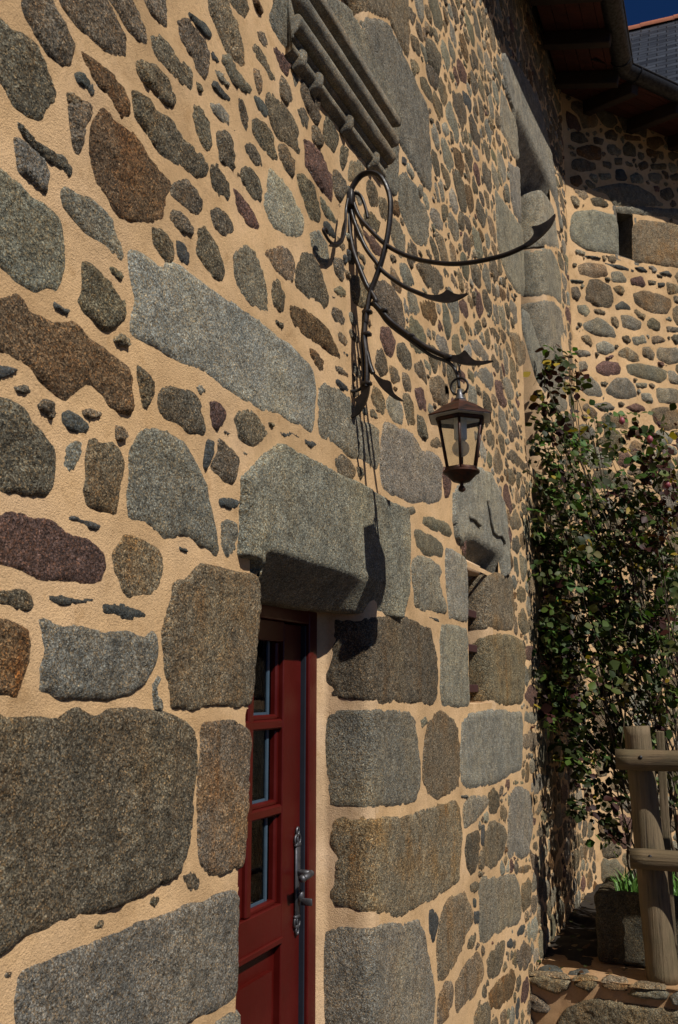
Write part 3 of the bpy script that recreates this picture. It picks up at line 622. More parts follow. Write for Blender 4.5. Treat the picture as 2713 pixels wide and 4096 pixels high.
# ------------------------------------------------------------------ the facade's rubble, traced stone by stone (crop, kind, outline)
RUBBLE = """
A k -90,60 0,90 60,150 150,210 230,300 290,400 330,480 360,560 350,640 300,680 260,720 190,690 110,640 60,570 0,500 -90,420
A k 160,-60 340,-60 345,90 400,160 440,220 475,270 460,330 440,390 380,380 310,330 285,290 240,220 190,140 165,70
A k 370,-60 640,-60 700,60 740,150 775,210 785,290 770,340 720,320 650,280 590,240 520,180 470,140 430,90 390,40
A k 690,-60 770,-60 850,70 880,140 905,200 910,265 860,235 800,170 760,90 720,40
A k 890,-60 1040,-60 1050,60 1045,180 1010,150 960,100 920,50
A s 1170,30 1210,90 1270,140 1310,190 1330,240 1280,215 1230,160 1200,110
A b 1330,-60 1410,-60 1440,60 1480,140 1500,220 1530,310 1530,400 1500,410 1450,350 1410,290 1380,200 1350,130 1330,60
A k 1435,-50 1540,-50 1550,60 1540,120 1490,70 1440,20
A k 1125,135 1190,130 1230,200 1290,260 1310,330 1300,410 1280,490 1230,420 1200,340 1150,280 1130,210
A k 950,220 1000,205 1060,270 1110,350 1180,400 1210,470 1190,560 1130,510 1070,440 1010,400 970,330 960,270
A k 870,400 920,390 990,430 1040,490 1070,560 1095,610 1080,665 1030,640 980,580 920,520 880,460
A r 530,330 570,370 640,420 720,480 780,530 800,620 800,700 760,720 720,660 680,590 640,560 600,510 570,430
A s 490,470 520,465 550,500 560,530 540,545 500,510
A s 545,540 585,530 590,590 575,600
A b 430,590 470,585 515,630 480,650 440,635
A k 435,670 500,650 560,650 580,690 570,740 540,790 530,860 510,950 480,950 460,870 450,800 440,730
A k 840,580 890,585 960,640 1010,710 1080,760 1150,840 1220,920 1270,980 1300,1040 1280,1110 1220,1100 1150,1040 1080,990 1010,940 950,880 890,810 850,760 845,670
A r 665,700 700,720 740,770 800,810 850,830 890,900 930,990 990,1050 1050,1110 1065,1160 1035,1220 1020,1300 1015,1370 960,1370 900,1380 830,1395 760,1370 710,1310 680,1240 640,1180 610,1100 600,1000 590,920 620,810 640,750
A k 120,790 150,775 210,830 260,900 330,940 390,950 430,1010 445,1060 430,1100 380,1060 320,1020 260,960 190,890
A g 120,890 160,900 220,960 270,1010 295,1070 290,1190 240,1150 180,1090 140,1060 130,980
A g -90,1040 0,1070 70,1100 150,1170 220,1260 290,1310 350,1360 390,1420 408,1560 405,1668 380,1748 350,1808 300,1788 230,1808 180,1778 110,1738 50,1678 0,1628 -90,1590
A g 410,1200 450,1190 520,1240 590,1270 640,1320 700,1380 710,1440 760,1530 770,1590 760,1620 730,1610 680,1560 620,1500 560,1450 480,1370 420,1310
A k 1070,1180 1120,1130 1170,1130 1220,1180 1260,1250 1265,1310 1230,1350 1180,1310 1120,1270 1080,1230
A k 1070,1320 1120,1330 1170,1360 1215,1430 1200,1470 1140,1450 1080,1390
A b 1210,660 1250,665 1300,730 1320,800 1315,920 1300,950 1260,900 1230,820 1210,740
A k 1375,840 1420,835 1460,890 1465,980 1465,1070 1420,1040 1380,1000 1370,920
A k 1330,1040 1370,1050 1420,1120 1445,1190 1440,1260 1390,1240 1340,1180 1330,1110
A w 1330,650 1390,660 1430,710 1435,780 1390,750 1340,700
A o 1410,350 1450,360 1470,420 1500,480 1550,520 1560,570 1520,560 1470,520 1430,450 1400,400
A s 1335,540 1360,515 1400,570 1445,610 1440,630 1400,610 1360,570
A k 1330,1320 1380,1310 1430,1360 1470,1410 1450,1460 1410,1470 1360,1420 1340,1370
A p 1470,1190 1500,1200 1540,1260 1580,1310 1625,1410 1600,1435 1550,1400 1500,1330 1480,1260
A k 960,1430 1020,1440 1060,1490 1090,1540 1090,1610 1060,1640 1030,1600 980,1540
A k 1250,1440 1300,1430 1340,1490 1370,1570 1395,1640 1410,1700 1395,1765 1350,1740 1290,1660 1245,1590
A s 1110,1510 1160,1540 1185,1600 1180,1650 1130,1620
A k 1500,620 1530,640 1555,720 1560,800 1540,820 1510,740
A g 1350,430 1390,460 1435,530 1430,545 1380,500
A k 1230,510 1250,530 1265,575 1240,570
A r 1490,1080 1510,1090 1505,1110 1490,1105
B k 170,290 200,275 240,330 270,390 300,440 315,510 280,500 240,430 200,370 175,320
B p 300,300 340,310 380,370 405,410 395,470 360,440 330,380
B k 200,200 240,200 270,270 250,300 215,250
B b 185,440 215,450 230,520 220,590 195,540
B b 360,460 385,530 420,580 420,620 395,650 350,610 340,540
B g 425,465 455,455 465,500 440,550
B k 490,500 520,520 540,600 570,590 595,650 590,720 580,780 540,710 500,650 475,590
B s 180,600 220,610 260,660 270,710 255,730 215,680
B k 275,610 320,610 360,660 410,720 450,780 465,830 450,870 470,930 465,960 440,940 400,890 340,850 300,790 290,740 270,680
B k 165,740 210,750 260,790 290,830 300,890 320,960 330,1000 290,990 250,930 210,890 180,830
B k 460,690 500,680 525,740 520,800 490,780
B k 555,800 580,800 610,870 600,920 560,880
B k 640,730 670,760 710,840 710,890 685,950 640,890 620,820
B p 505,890 550,910 590,960 630,1030 660,1090 665,1180 665,1270 630,1210 590,1150 550,1100 515,1050 520,960
B k 345,920 390,920 430,1000 435,1060 425,1110 380,1050 345,990
B k 120,900 180,910 220,970 235,1040 190,1030 140,970
B k 110,1060 160,1050 210,1110 230,1180 225,1260 180,1230 130,1160 100,1110
B w 280,1060 320,1080 370,1130 410,1190 440,1260 480,1320 500,1390 490,1470 450,1490 390,1460 320,1430 290,1370 260,1290 260,1220 280,1140
B k 460,1110 500,1110 550,1170 580,1260 595,1330 590,1385 540,1360 510,1290 480,1220
B k 685,1070 720,1080 755,1140 760,1200 730,1260 690,1210 680,1130
B k 735,920 770,930 770,990 745,1070 725,1010
B o 790,1010 840,1000 880,1050 870,1100 830,1150 780,1130 780,1060
B o 610,1240 650,1300 690,1360 690,1400 640,1350 615,1300
B g 530,1460 590,1450 630,1510 655,1600 640,1660 590,1630 545,1560
B s 620,1390 660,1400 700,1470 690,1490 640,1450
B k 900,1140 930,1140 960,1210 955,1280 920,1280 900,1210
B k 970,1240 1010,1250 1030,1320 1020,1390 980,1350
B k 880,1310 930,1330 970,1400 960,1460 910,1430 880,1370
B p 870,1440 930,1480 980,1540 1000,1600 950,1600 890,1510
B g 1095,1090 1140,1085 1180,1150 1210,1180 1210,1240 1250,1290 1280,1360 1280,1440 1265,1520 1220,1540 1170,1460 1130,1380 1100,1300 1090,1180
B s 1120,990 1135,1000 1135,1030 1115,1020
B k 1160,50 1190,90 1195,130 1180,160 1160,110
B k 1170,220 1210,260 1225,310 1220,345 1180,300
B b 1170,370 1200,380 1215,450 1190,470
B k 1225,480 1260,490 1290,560 1300,640 1270,610 1235,550
B p 1450,340 1490,400 1520,460 1515,530 1480,500 1460,430
B s 1495,570 1530,600 1555,650 1540,700 1500,650
B k 1430,560 1480,590 1510,680 1520,760 1490,810 1460,740 1430,660
B k 1270,250 1310,260 1350,330 1360,400 1340,470 1290,410 1270,330
B k 1265,420 1300,420 1340,490 1330,560 1290,520
B r 1430,920 1470,960 1505,1020 1490,1100 1450,1040
B g 1300,1300 1340,1320 1375,1400 1370,1460 1330,1420 1290,1360
B k 1355,1280 1395,1290 1400,1350 1370,1390
E g 60,30 110,-20 180,0 210,70 240,160 260,270 265,370 240,400 190,360 130,310 80,250 60,170
E b 250,-10 380,-20 430,40 435,110 420,200 380,170 340,130 290,90 250,40
E k 455,60 500,30 560,60 590,130 610,190 640,270 645,320 620,360 580,310 520,300 460,250 430,200
E r 410,330 470,350 540,390 590,440 640,500 690,570 730,640 730,700 680,670 620,610 560,570 500,540 450,490 420,420
E r 530,610 580,640 620,700 610,770 570,720 540,670
E k 680,360 720,370 750,430 740,470 700,450 680,410
E k 300,200 340,200 360,260 375,320 370,380 340,370 310,330 300,270
O w 305,580 350,600 385,630 400,615 430,625 470,660 530,700 590,735 640,775 690,810 720,850 730,900 725,960 720,1000 690,990 650,965 600,945 560,915 520,890 480,860 420,840 390,825 350,805 310,775 305,740 320,700 310,650
E g 590,840 640,840 690,870 740,900 790,940 820,980 850,1050 870,1070 910,1080 970,1110 960,1180 970,1230 970,1290 950,1370 900,1340 860,1320 800,1290 740,1250 680,1210 620,1180 600,1140 590,1050 590,950
E k 100,1010 150,1010 200,1050 240,1100 270,1160 230,1190 190,1230 130,1200 100,1180 90,1120 60,1080
E k 690,1310 740,1290 790,1330 820,1370 810,1420 760,1430 710,1380
E s 330,1130 380,1150 410,1140 460,1160 460,1185 420,1170 380,1175
E s 500,1185 550,1200 575,1220 540,1240 510,1220
E g 1010,1090 1060,1100 1110,1130 1170,1150 1210,1200 1240,1260 1300,1260 1340,1300 1365,1350 1360,1450 1360,1550 1340,1580 1290,1590 1220,1570 1150,1560 1060,1530 1000,1490 985,1400 985,1300 990,1200
E k 830,1370 860,1370 870,1410 845,1430
E k 950,200 1000,210 1060,260 1110,330 1120,400 1130,470 1090,480 1050,420 990,390 950,320
E o 1175,420 1210,440 1250,500 1265,560 1260,640 1210,640 1170,600 1170,500
E r 1225,310 1290,310 1320,350 1330,420 1320,480 1270,450 1230,380
E p 990,490 1040,500 1075,580 1050,660 1010,630 985,560
E k 1090,600 1130,600 1165,660 1170,740 1130,740 1090,670
E k 955,630 990,620 1020,700 1020,760 980,780 950,720
E k 1190,710 1230,690 1255,750 1270,850 1230,800 1190,760
E b 1040,730 1080,750 1100,820 1060,830
E b 1295,810 1350,790 1400,850 1405,940 1370,980 1320,940 1290,880
E b 930,850 980,880 1005,960 1000,1030 950,990 915,930
E w 1010,920 1060,910 1100,960 1115,1020 1110,1080 1060,1060 1020,1000
E b 1125,910 1160,920 1185,990 1190,1080 1150,1090 1130,1010
E p 1195,870 1240,870 1265,950 1265,1020 1220,990
E k 1200,80 1260,80 1330,100 1370,180 1370,260 1320,280 1260,220 1210,140
E b 810,170 860,180 890,240 900,320 870,350 820,320 800,240
E g 1090,90 1140,90 1180,170 1190,230 1140,230 1100,160
E o 660,230 740,235 760,290 720,285
E s 670,790 710,810 760,850 770,900 720,860
E b 670,720 720,730 770,770 770,800 720,770
E k 1210,1040 1250,1050 1270,1150 1260,1190 1215,1150
E k 690,60 730,60 750,130 740,190 700,140
E b 1290,1190 1340,1180 1370,1240 1300,1240
E p 1370,1370 1400,1370 1420,1450 1410,1540 1380,1540
E o 915,1005 935,1005 960,1055 920,1040
F g 300,760 340,730 400,760 410,850 390,890 330,830 290,790
F g 265,560 320,570 370,640 390,700 350,690 290,640
F b 510,520 560,520 610,600 610,690 570,720 530,650
F k 370,460 410,470 450,540 440,590 390,540
F b 15,870 25,800 80,790 130,860 130,950 100,980 40,930
F p 420,820 460,830 470,900 500,980 470,980 430,920
F g 470,810 510,820 540,880 540,930 500,920
F k 490,1265 540,1260 590,1300 620,1360 600,1400 560,1350 500,1320
F p 190,320 230,310 260,380 250,430 210,410
F k 285,450 320,440 335,500 310,530
F k 360,1130 400,1130 425,1200 410,1260 370,1210
F b 490,1380 530,1380 550,1440 530,1470 490,1440
F w 480,1190 500,1185 510,1215 490,1220
F g 55,520 110,560 130,620 130,660 80,640 50,590
F r 450,230 480,250 495,310 470,320 450,280
D k 540,100 590,120 650,160 700,210 740,280 790,310 795,380 780,440 720,480 660,470 600,430 540,390 500,310 540,240
D r -80,280 0,290 80,320 170,350 240,420 330,450 420,480 500,520 580,570 650,620 720,680 790,730 820,800 830,880 820,960 800,1020 730,1010 660,970 620,910 550,870 470,890 420,910 370,880 330,830 270,800 230,750 180,710 110,660 30,640 -80,620
D s -40,720 20,730 60,740 100,750 60,780 0,800 -40,800
D k 100,860 160,850 195,890 150,900 120,895
D k 245,980 290,940 340,980 350,1020 320,1055 270,1020
D s 410,1035 450,1020 500,1050 540,1090 545,1130 500,1135 440,1110 405,1085
D b 530,1010 580,1000 630,1020 620,1050 570,1060 540,1040
D b 740,1110 770,1120 795,1160 770,1190 740,1180
D k 875,740 920,770 965,830 960,900 930,960 905,980 895,900 880,830
D k 1030,860 1080,840 1140,860 1200,890 1250,930 1260,1010 1280,1070 1280,1150 1230,1150 1170,1130 1120,1090 1060,1060 1020,1010 1010,940
D p 1320,960 1370,960 1415,1000 1410,1060 1370,1120 1340,1090 1325,1020
D g 1230,860 1260,850 1290,885 1260,900
D k -80,930 0,950 80,990 150,1040 190,1110 260,1150 310,1200 340,1260 345,1340 330,1430 300,1500 270,1530 200,1510 130,1500 80,1500 0,1480 -80,1470
D g 430,1240 480,1215 510,1220 500,1310 470,1360 440,1380 410,1340
D b 560,1190 620,1170 640,1210 700,1220 750,1260 780,1320 780,1400 750,1480 740,1580 730,1635 640,1610 550,1580 530,1490 545,1420 540,1310
D g 890,1160 940,1140 1000,1150 1060,1150 1110,1180 1160,1220 1200,1310 1250,1400 1280,1470 1295,1560 1310,1600 1330,1700 1350,1780 1350,1890 1300,1860 1240,1830 1200,1790 1130,1780 1060,1790 1000,1760 940,1720 870,1700 830,1680 820,1560 830,1440 850,1270
D s 1310,1210 1335,1215 1330,1290 1300,1370 1290,1330
D k 1390,1210 1430,1230 1480,1280 1500,1340 1485,1420 1460,1470 1410,1450 1360,1400 1345,1350 1380,1290
G p -80,50 30,70 120,90 200,110 300,130 390,180 460,210 540,250 610,290 640,330 640,420 610,490 560,520 450,510 350,500 250,490 170,470 80,460 0,450 -80,440
G s 430,120 480,95 560,130 650,160 690,165 650,185 590,180 520,150
G b 720,350 770,290 800,230 870,240 930,270 990,310 1020,380 1015,460 990,550 950,600 880,595 820,580 780,540 760,480 740,450
G g 1400,150 1440,130 1480,150 1490,230 1475,300 1430,340 1400,280
G s 1370,0 1400,-15 1490,0 1490,40 1440,50 1390,40
G s 1090,285 1140,295 1210,320 1160,325
G k -80,570 60,580 140,570 190,610 200,650 170,690 130,680 60,650 -80,660
G s 270,600 320,590 400,600 480,610 560,605 575,630 540,655 460,650 400,660 320,630
G s 635,665 680,650 770,660 840,680 900,710 910,735 820,740 740,730 670,710
G g 270,740 330,750 420,780 500,790 600,800 700,830 800,840 870,840 940,830 965,890 970,960 940,1060 890,1160 810,1220 700,1240 600,1250 530,1260 440,1250 350,1210 260,1200 270,1100 260,1050 290,960 280,880
G r -80,760 50,775 110,800 180,830 185,920 170,1020 140,1100 110,1200 40,1200 -80,1210
G g 1000,1110 1010,1150 990,1200 1020,1270 1015,1310 980,1290 970,1220 965,1170
O k -60,1665 60,1655 140,1660 230,1650 330,1650 400,1670 440,1700 445,1760 440,1850 430,1930 420,1990 400,2030 340,2055 280,2070 240,2090 180,2120 100,2150 0,2210 -60,2230
O k 425,2025 445,2015 460,2030 455,2055 440,2055
O g 60,2250 110,2230 180,2190 280,2160 380,2120 460,2090 545,2055 553,2120 550,2200 550,2290 540,2310 500,2330 450,2350 400,2380 350,2430 60,2440 50,2330
H o 1140,45 1190,45 1200,80 1170,90
H o 1215,105 1250,95 1330,120 1410,150 1420,190 1415,235 1370,210 1300,190 1230,150
H o 1195,190 1250,200 1310,230 1365,270 1370,310 1360,370 1310,340 1260,335 1210,300 1200,250
H g 1185,380 1220,370 1290,390 1350,420 1360,460 1340,520 1360,580 1380,640 1385,715 1340,700 1280,680 1250,700 1200,670 1185,560
H s 1280,725 1350,745 1340,770 1290,745
H p 1440,20 1500,0 1515,200 1518,345 1470,270 1450,150
H b 1290,1410 1320,1350 1390,1350 1440,1370 1465,1420 1478,1600 1470,1790 1460,1820 1400,1840 1330,1865 1270,1830 1245,1740 1250,1640 1265,1500
H g 1230,1380 1260,1365 1270,1400 1240,1425
J g 235,180 280,150 330,135 370,150 370,200 340,250 290,300 235,340 225,260
J k 380,120 420,100 445,130 450,200 430,245 390,230
J o 520,60 545,40 600,45 610,65 530,70
J s 210,135 245,135 245,150 220,150
J s 470,130 495,110 490,125 475,140
J g 520,110 560,95 630,100 645,150 655,240 655,330 640,420 630,510 580,515 545,500 510,520 495,460 500,380 510,280 520,180
J k 240,390 290,365 320,360 325,430 310,520 300,600 270,615 245,560 235,480
J b 360,370 390,320 430,315 490,340 485,430 460,520 440,560 390,585 355,560 350,480
J g 320,680 360,640 400,640 460,660 540,630 560,660 580,740 580,850 580,900 550,950 480,970 400,1030 330,1060 320,960 330,850 320,760
J k 270,690 300,675 320,700 300,735 270,740
J b 570,590 620,570 645,565 645,610 600,620 570,620
J b 590,700 640,660 645,760 640,820 600,860 590,800
J b 80,900 130,810 180,770 230,740 250,800 280,880 275,950 240,1010 220,1100 180,1180 130,1250 70,1285 65,1200 65,1050
J s 10,870 30,860 60,890 60,980 35,1050 10,1000
J s 285,790 300,790 300,830 290,830
J s 290,870 315,865 315,930 295,930
J b 260,1040 295,990 300,1040 280,1090 250,1090
J s 555,980 600,940 610,960 600,1000 565,1025
J s 495,1060 520,1035 530,1060 520,1090 500,1085
J k 370,1150 420,1090 460,1040 485,1025 490,1080 480,1150 460,1220 420,1260 385,1280 370,1230
J b 170,1300 200,1250 260,1190 310,1120 340,1170 355,1230 340,1310 290,1380 230,1440 190,1490 170,1420
J r 370,1370 430,1320 500,1250 530,1215 550,1250 545,1330 520,1410 450,1460 395,1500 385,1430
J b 70,1400 110,1310 140,1290 160,1340 155,1420 130,1520 70,1600 65,1500
J b 290,1520 340,1440 370,1430 390,1480 380,1620 290,1620
J s 550,1450 570,1400 575,1440 565,1520 550,1530
J k 560,1110 600,1050 630,1080 635,1150 610,1220 575,1230 560,1180
J g 665,1110 690,1090 695,1170 665,1185
J g 650,50 690,0 740,10 745,60 700,110 650,120
J b 670,240 700,180 720,175 715,220 690,260
J k 735,140 780,110 785,180 750,230
J k 675,350 700,310 730,310 735,370 710,410 680,400
J k 755,300 790,280 790,330 760,340
J g 715,500 740,445 745,500 725,550
J s 340,330 355,330 350,440 335,430
T b 560,560 580,545 610,560 615,620 600,640 570,635 555,610
T b 560,700 600,680 625,740 630,830 600,830 570,800
T p 615,920 660,910 660,1000 620,1000
T k 620,1060 650,1040 660,1090 640,1130
T p 605,1260 610,1200 640,1160 680,1190 680,1270 640,1285
T g 680,1110 715,1090 715,1170 690,1180
T g 605,1340 650,1320 700,1340 700,1380 650,1410 610,1395
T b 600,1480 640,1455 690,1460 690,1540 650,1568 600,1560
T b 515,110 550,60 580,120 600,160 570,180 530,190 515,160
T k 530,240 560,230 575,290 560,325 530,310
K s 1
"""
DRESSED = """
K w long_stone 455,550 480,600 510,680 540,730 560,830 570,1005 530,980 490,880 460,830 450,700
K w long_stone 500,1010 540,1045 572,1050 582,1300 584,1405 540,1340 515,1230 510,1100
K w long_stone 420,1180 450,1230 500,1300 550,1370 590,1425 598,1568 608,1850 560,1838 500,1748 460,1640 435,1500 425,1350
F w long_stone 595,370 635,400 650,460 710,620 745,900 680,800 620,580 595,480
B w long_stone 1180,-60 1240,-60 1250,100 1240,155 1210,100
H w jamb_stone 1390,310 1440,320 1518,370 1523,770 1490,760 1450,740 1410,745 1395,640 1385,450
H w jamb_stone 1360,780 1420,780 1520,800 1533,1300 1470,1300 1370,1290 1350,1200 1350,1000 1345,870
T w window_sill 215,1390 265,1330 400,1312 580,1318 592,1400 590,1560 585,1700 520,1725 470,1760 390,1790 300,1810 240,1815 205,1780 195,1600
G b jamb_stone 1090,510 1180,490 1220,440 1260,390 1330,400 1400,430 1500,450 1590,465 1624,500 1626,700 1616,850 1600,1000 1590,1200 1561,1290 1470,1310 1300,1300 1200,1320 1080,1300 1070,1200 1040,1090 1030,960 1020,830 1050,720 1080,620
O b jamb_stone 465,1670 540,1665 578,1690 580,1720 575,1800 572,1900 568,1960 560,2010 500,2025 470,2015 455,1980 455,1900 460,1800
O g jamb_stone 500,2367 535,2345 553,2340 553,2440 480,2440
"""
DOOR_JAMB = """
H k 690,740 680,850 660,1000 640,1130 670,1200 690,1240 800,1260 900,1265 1000,1280 1120,1270 1230,1290 1310,1300 1330,1240 1340,1100 1330,960 1300,850 1290,790 1230,770 1150,730 1080,715 1000,720 900,730 800,740
H g 660,1350 730,1320 850,1315 950,1320 1060,1315 1150,1320 1190,1370 1200,1450 1225,1600 1232,1720 1230,1780 1215,1850 1190,1900 1100,1910 1000,1920 920,1945 830,1935 730,1940 660,1925 645,1820 640,1700 635,1500 640,1400
I b 670,300 700,260 800,265 900,260 1000,265 1140,270 1200,240 1300,200 1450,160 1470,200 1480,270 1490,380 1480,500 1475,620 1470,690 1380,740 1280,810 1160,860 1100,890 1000,885 920,880 850,880 740,855 670,830 650,790 655,720 680,690 690,600 690,540 660,470 655,400
I g 640,1000 690,960 760,940 850,960 920,955 1000,935 1100,935 1220,900 1250,970 1270,1080 1290,1180 1310,1300 1320,1400 1310,1620 640,1620 630,1500 635,1300 630,1150
"""
WIN_JAMB = """
T b 232,530 310,475 370,470 440,465 520,470 530,540 540,650 540,770 530,820 460,815 390,810 300,830 235,830
T b 235,950 320,860 380,845 450,840 540,860 600,890 605,960 605,1100 600,1200 590,1275 540,1275 480,1285 400,1280 300,1275 238,1270
"""
UP_JAMB = """
K w 545,1300 600,1225 690,1200 750,1240 785,1300 800,1420 822,1570 760,1545 700,1535 565,1560
F w 555,10 700,0 770,-10 800,40 830,150 835,360 790,300 700,290 585,300 565,200
F w 575,340 700,325 790,315 840,380 860,450 870,560 872,650 872,1010 800,1020 730,900 650,640 600,540 575,420
"""
SILL_JAMB = """
B g 830,130 870,110 950,118 1025,150 1060,220 1150,400 1200,520 1260,640 1275,700 1285,900 1295,1050 1295,1215 1240,1160 1200,1080 1150,990 1100,900 1080,800 1000,600 900,330 850,200
B b 730,-60 900,-60 1150,-60 1158,200 1153,385 1120,335 1050,178 1020,130 880,92 800,118 760,40
"""
WING = """
K k 900,835 960,830 1005,890 950,895 900,880
K k 1040,860 1100,875 1090,910 1045,900
K r 935,930 1000,910 1080,930 1075,1000 1000,990 940,970
K k 905,1005 970,995 1050,1020 1050,1065 960,1075 905,1060
K k 1095,1010 1150,1020 1145,1060 1100,1045
K k 1170,990 1210,990 1215,1030 1175,1030
K g 1065,1090 1140,1085 1150,1120 1090,1130
K s 1180,1065 1220,1060 1250,1110 1240,1130 1180,1125
K g 1270,1100 1310,1080 1350,1110 1350,1150 1280,1150
K r 890,1110 950,1100 970,1140 940,1170 895,1150
K k 1110,830 1160,810 1190,850 1180,880 1120,870
K k 1220,920 1260,890 1300,920 1300,980 1230,970
K r 1235,840 1330,850 1335,890 1240,875
K k 1320,1030 1360,1010 1380,1050 1340,1070
K k 1400,1030 1490,1025 1490,1060 1410,1060
K g 1385,1090 1450,1085 1475,1120 1440,1150 1390,1130
K k 1460,1190 1520,1180 1545,1230 1500,1260 1465,1230
K k 1020,1245 1080,1240 1130,1280 1120,1295 1050,1290
K r 1380,870 1450,860 1480,900 1420,930 1380,910
K k 1520,1100 1568,1080 1568,1130 1530,1130
F b 945,95 1000,85 1110,95 1125,155 1060,165 945,150
F g 1155,140 1210,140 1245,180 1240,205 1160,195
F p 1275,180 1340,165 1365,215 1350,230 1280,220
F k 1385,190 1425,195 1425,215 1390,215
F s 1445,205 1480,205 1480,225 1450,230
F b 1500,205 1568,220 1600,270 1510,275
F k 1015,195 1070,195 1140,230 1155,310 1140,350 1060,345 985,315 1000,240
F k 900,240 940,230 955,280 940,315 905,290
F b 1165,235 1210,225 1235,255 1220,280 1180,265
F b 1290,275 1350,260 1430,275 1510,300 1525,350 1495,405 1430,395 1340,370 1300,330
F s 1175,350 1220,320 1265,350 1270,375 1190,375
F g 940,350 990,345 1020,390 990,415 945,390
F k 1035,370 1080,375 1115,395 1100,405 1050,395
F g 980,470 1060,425 1110,445 1160,490 1190,560 1120,545 1050,530 990,500
F b 1150,425 1180,420 1195,470 1185,490 1155,460
F g 1210,405 1270,415 1335,450 1330,490 1290,505 1225,490
F k 1370,440 1410,425 1460,460 1450,505 1375,495
F k 1500,480 1568,485 1570,515 1500,515
F b 960,545 1000,535 1030,580 1020,605 970,570
F g 1275,545 1350,530 1370,580 1300,595
F b 1400,545 1450,540 1490,570 1410,590
F w 1065,590 1110,575 1160,600 1165,630 1120,650 1070,635
F g 920,630 1000,630 1025,665 950,665
F b 1200,630 1250,610 1310,650 1330,690 1270,695 1200,660
F b 1345,610 1390,605 1420,650 1410,690 1350,660
F g 1440,615 1568,610 1600,700 1500,705 1445,680
F p 1055,730 1100,700 1190,700 1210,740 1200,780 1120,790 1060,770
F o 1250,720 1330,715 1420,730 1500,760 1490,810 1450,830 1340,800 1260,780
F g 945,700 990,700 1000,750 950,760
F g 1120,870 1180,810 1250,805 1290,850 1305,910 1270,930 1180,925 1130,900
F g 940,790 1020,800 1070,850 1090,910 1000,910 940,860
F g 1310,835 1370,835 1370,860 1315,860
F g 1440,865 1568,880 1600,950 1460,955 1440,920
F w 1340,900 1390,900 1410,960 1350,940
F p 1240,985 1300,960 1350,980 1370,1010 1290,1015
F g 1030,970 1130,955 1185,1000 1100,1005
F b 1405,1000 1500,990 1600,1010 1600,1120 1500,1130 1420,1080
F p 1260,1110 1400,1120 1380,1150 1300,1170
F s 985,38 1030,36 1080,48 1075,60 1030,52
F s 1110,80 1200,95 1300,125 1390,140 1300,140 1180,112
F s 1290,108 1340,108 1390,140 1330,130
F s 1450,140 1500,130 1530,165 1470,155
F s 900,185 970,190 970,205 905,200
"""
WING_DRESSED = """
K g slab_stone 1030,1190 1130,1160 1220,1150 1310,1165 1400,1210 1440,1260 1500,1290 1300,1290 1170,1285 1120,1210
K w jamb_stone 890,1440 900,1370 930,1330 1040,1320 1170,1350 1188,1420 1194,1588 1100,1578 990,1560 905,1500
K b jamb_stone 1290,1420 1340,1380 1480,1400 1720,1430 1720,1700 1500,1660 1290,1640
K g lintel_stone 1183,1297 1300,1290 1568,1310 1720,1320 1720,1400 1568,1372 1330,1345 1186,1332
"""
LOWWALL = """
J b 600,1275 700,1262 850,1282 885,1305 870,1350 800,1375 740,1350 620,1312
J k 905,1318 960,1290 1060,1295 1050,1325 1010,1365 960,1340
J r 1075,1325 1140,1310 1240,1315 1235,1360 1150,1350
J g 1250,1385 1300,1350 1450,1350 1500,1375 1480,1410 1350,1410
J k 605,1400 650,1380 720,1420 765,1470 740,1500 680,1490 615,1440
J k 810,1568 870,1470 960,1420 1100,1410 1300,1450 1500,1480 1600,1500 1600,1620 800,1620
J g 1520,1400 1568,1370 1620,1400 1600,1450 1540,1440
"""
def rows(s):
    out = []
    for ln in s.strip().splitlines():
        p = ln.split(' ')
        if len(p) < 5: continue
        i = next(k for k, q in enumerate(p) if ',' in q)
        out.append((p[0], p[1], p[2] if i == 3 else None, ' '.join(p[i:])))
    return out

# ------------------------------------------------------------------ the setting
g = MB(); GZ = -.5
g.add([(-400, -400, GZ), (400, -400, GZ), (400, 400, GZ), (-400, 400, GZ)], [(0, 1, 2, 3)])
tag(g.build('ground', MAT['gravel'], smooth=False), 'dark gravel yard in front of the stone house', 'ground', kind='structure')

# ------------------------------------------------------------------ farmhouse facade
house = thing('stone_house', 'granite rubble farmhouse front with red glazed door, running away from the viewer', 'house', (5.0, 0.0, GZ))
WALL = Facade((0, 0, 0), (1, 0, 0), (0, -1, 0))
TURN = math.radians(37); XC = 8.25; YC = float(bow(8.25))
WING_F = Flat((XC, YC, 0), (math.cos(TURN), -math.sin(TURN), 0), (-math.sin(TURN), -math.cos(TURN), 0))
DJ = Corner([(3.222, .212), (3.278, .168), (3.286, .060), (3.291, .028), (3.306, .008), (3.335, 0), (4.6, 0)], 5)
WJ = Corner([(5.15, .40), (5.15, .10), (5.155, .045), (5.17, .015), (5.20, 0), (6.6, 0)], 4)
UJ = Corner([(7.20, .45), (7.20, .12), (7.21, .07), (7.24, .02), (7.28, 0), (9.2, 0)], 4)
SJ = Corner([(3.25, .40), (3.25, .06), (3.255, .025), (3.275, .005), (3.30, 0), (4.6, 0)], 4)
dl = [WALL.inv(*q) for q in ((1042, 2400), (1036, 2500), (1032, 2650), (1018, 2790), (998, 2862), (1006, 2990), (1000, 3200), (985, 3300), (968, 3490), (972, 3640), (966, 3900), (960, 4090))]
DLZ = np.array([q[1] for q in dl])[::-1]; DLX = np.array([q[0] for q in dl])[::-1] - .022
ZE1 = float(np.mean([WALL.inv(*px('T', [(250, 218)])[0])[1], WALL.inv(*px('T', [(430, 330)])[0])[1]]))
def door_left(z): return np.interp(z, DLZ, DLX)
W1 = (4.715, 5.16, 1.62, 2.30); W2 = (6.38, 7.21, 3.2, 5.63); W3 = (2.52, 3.255, 3.93, 5.3)
DTOP = 2.02

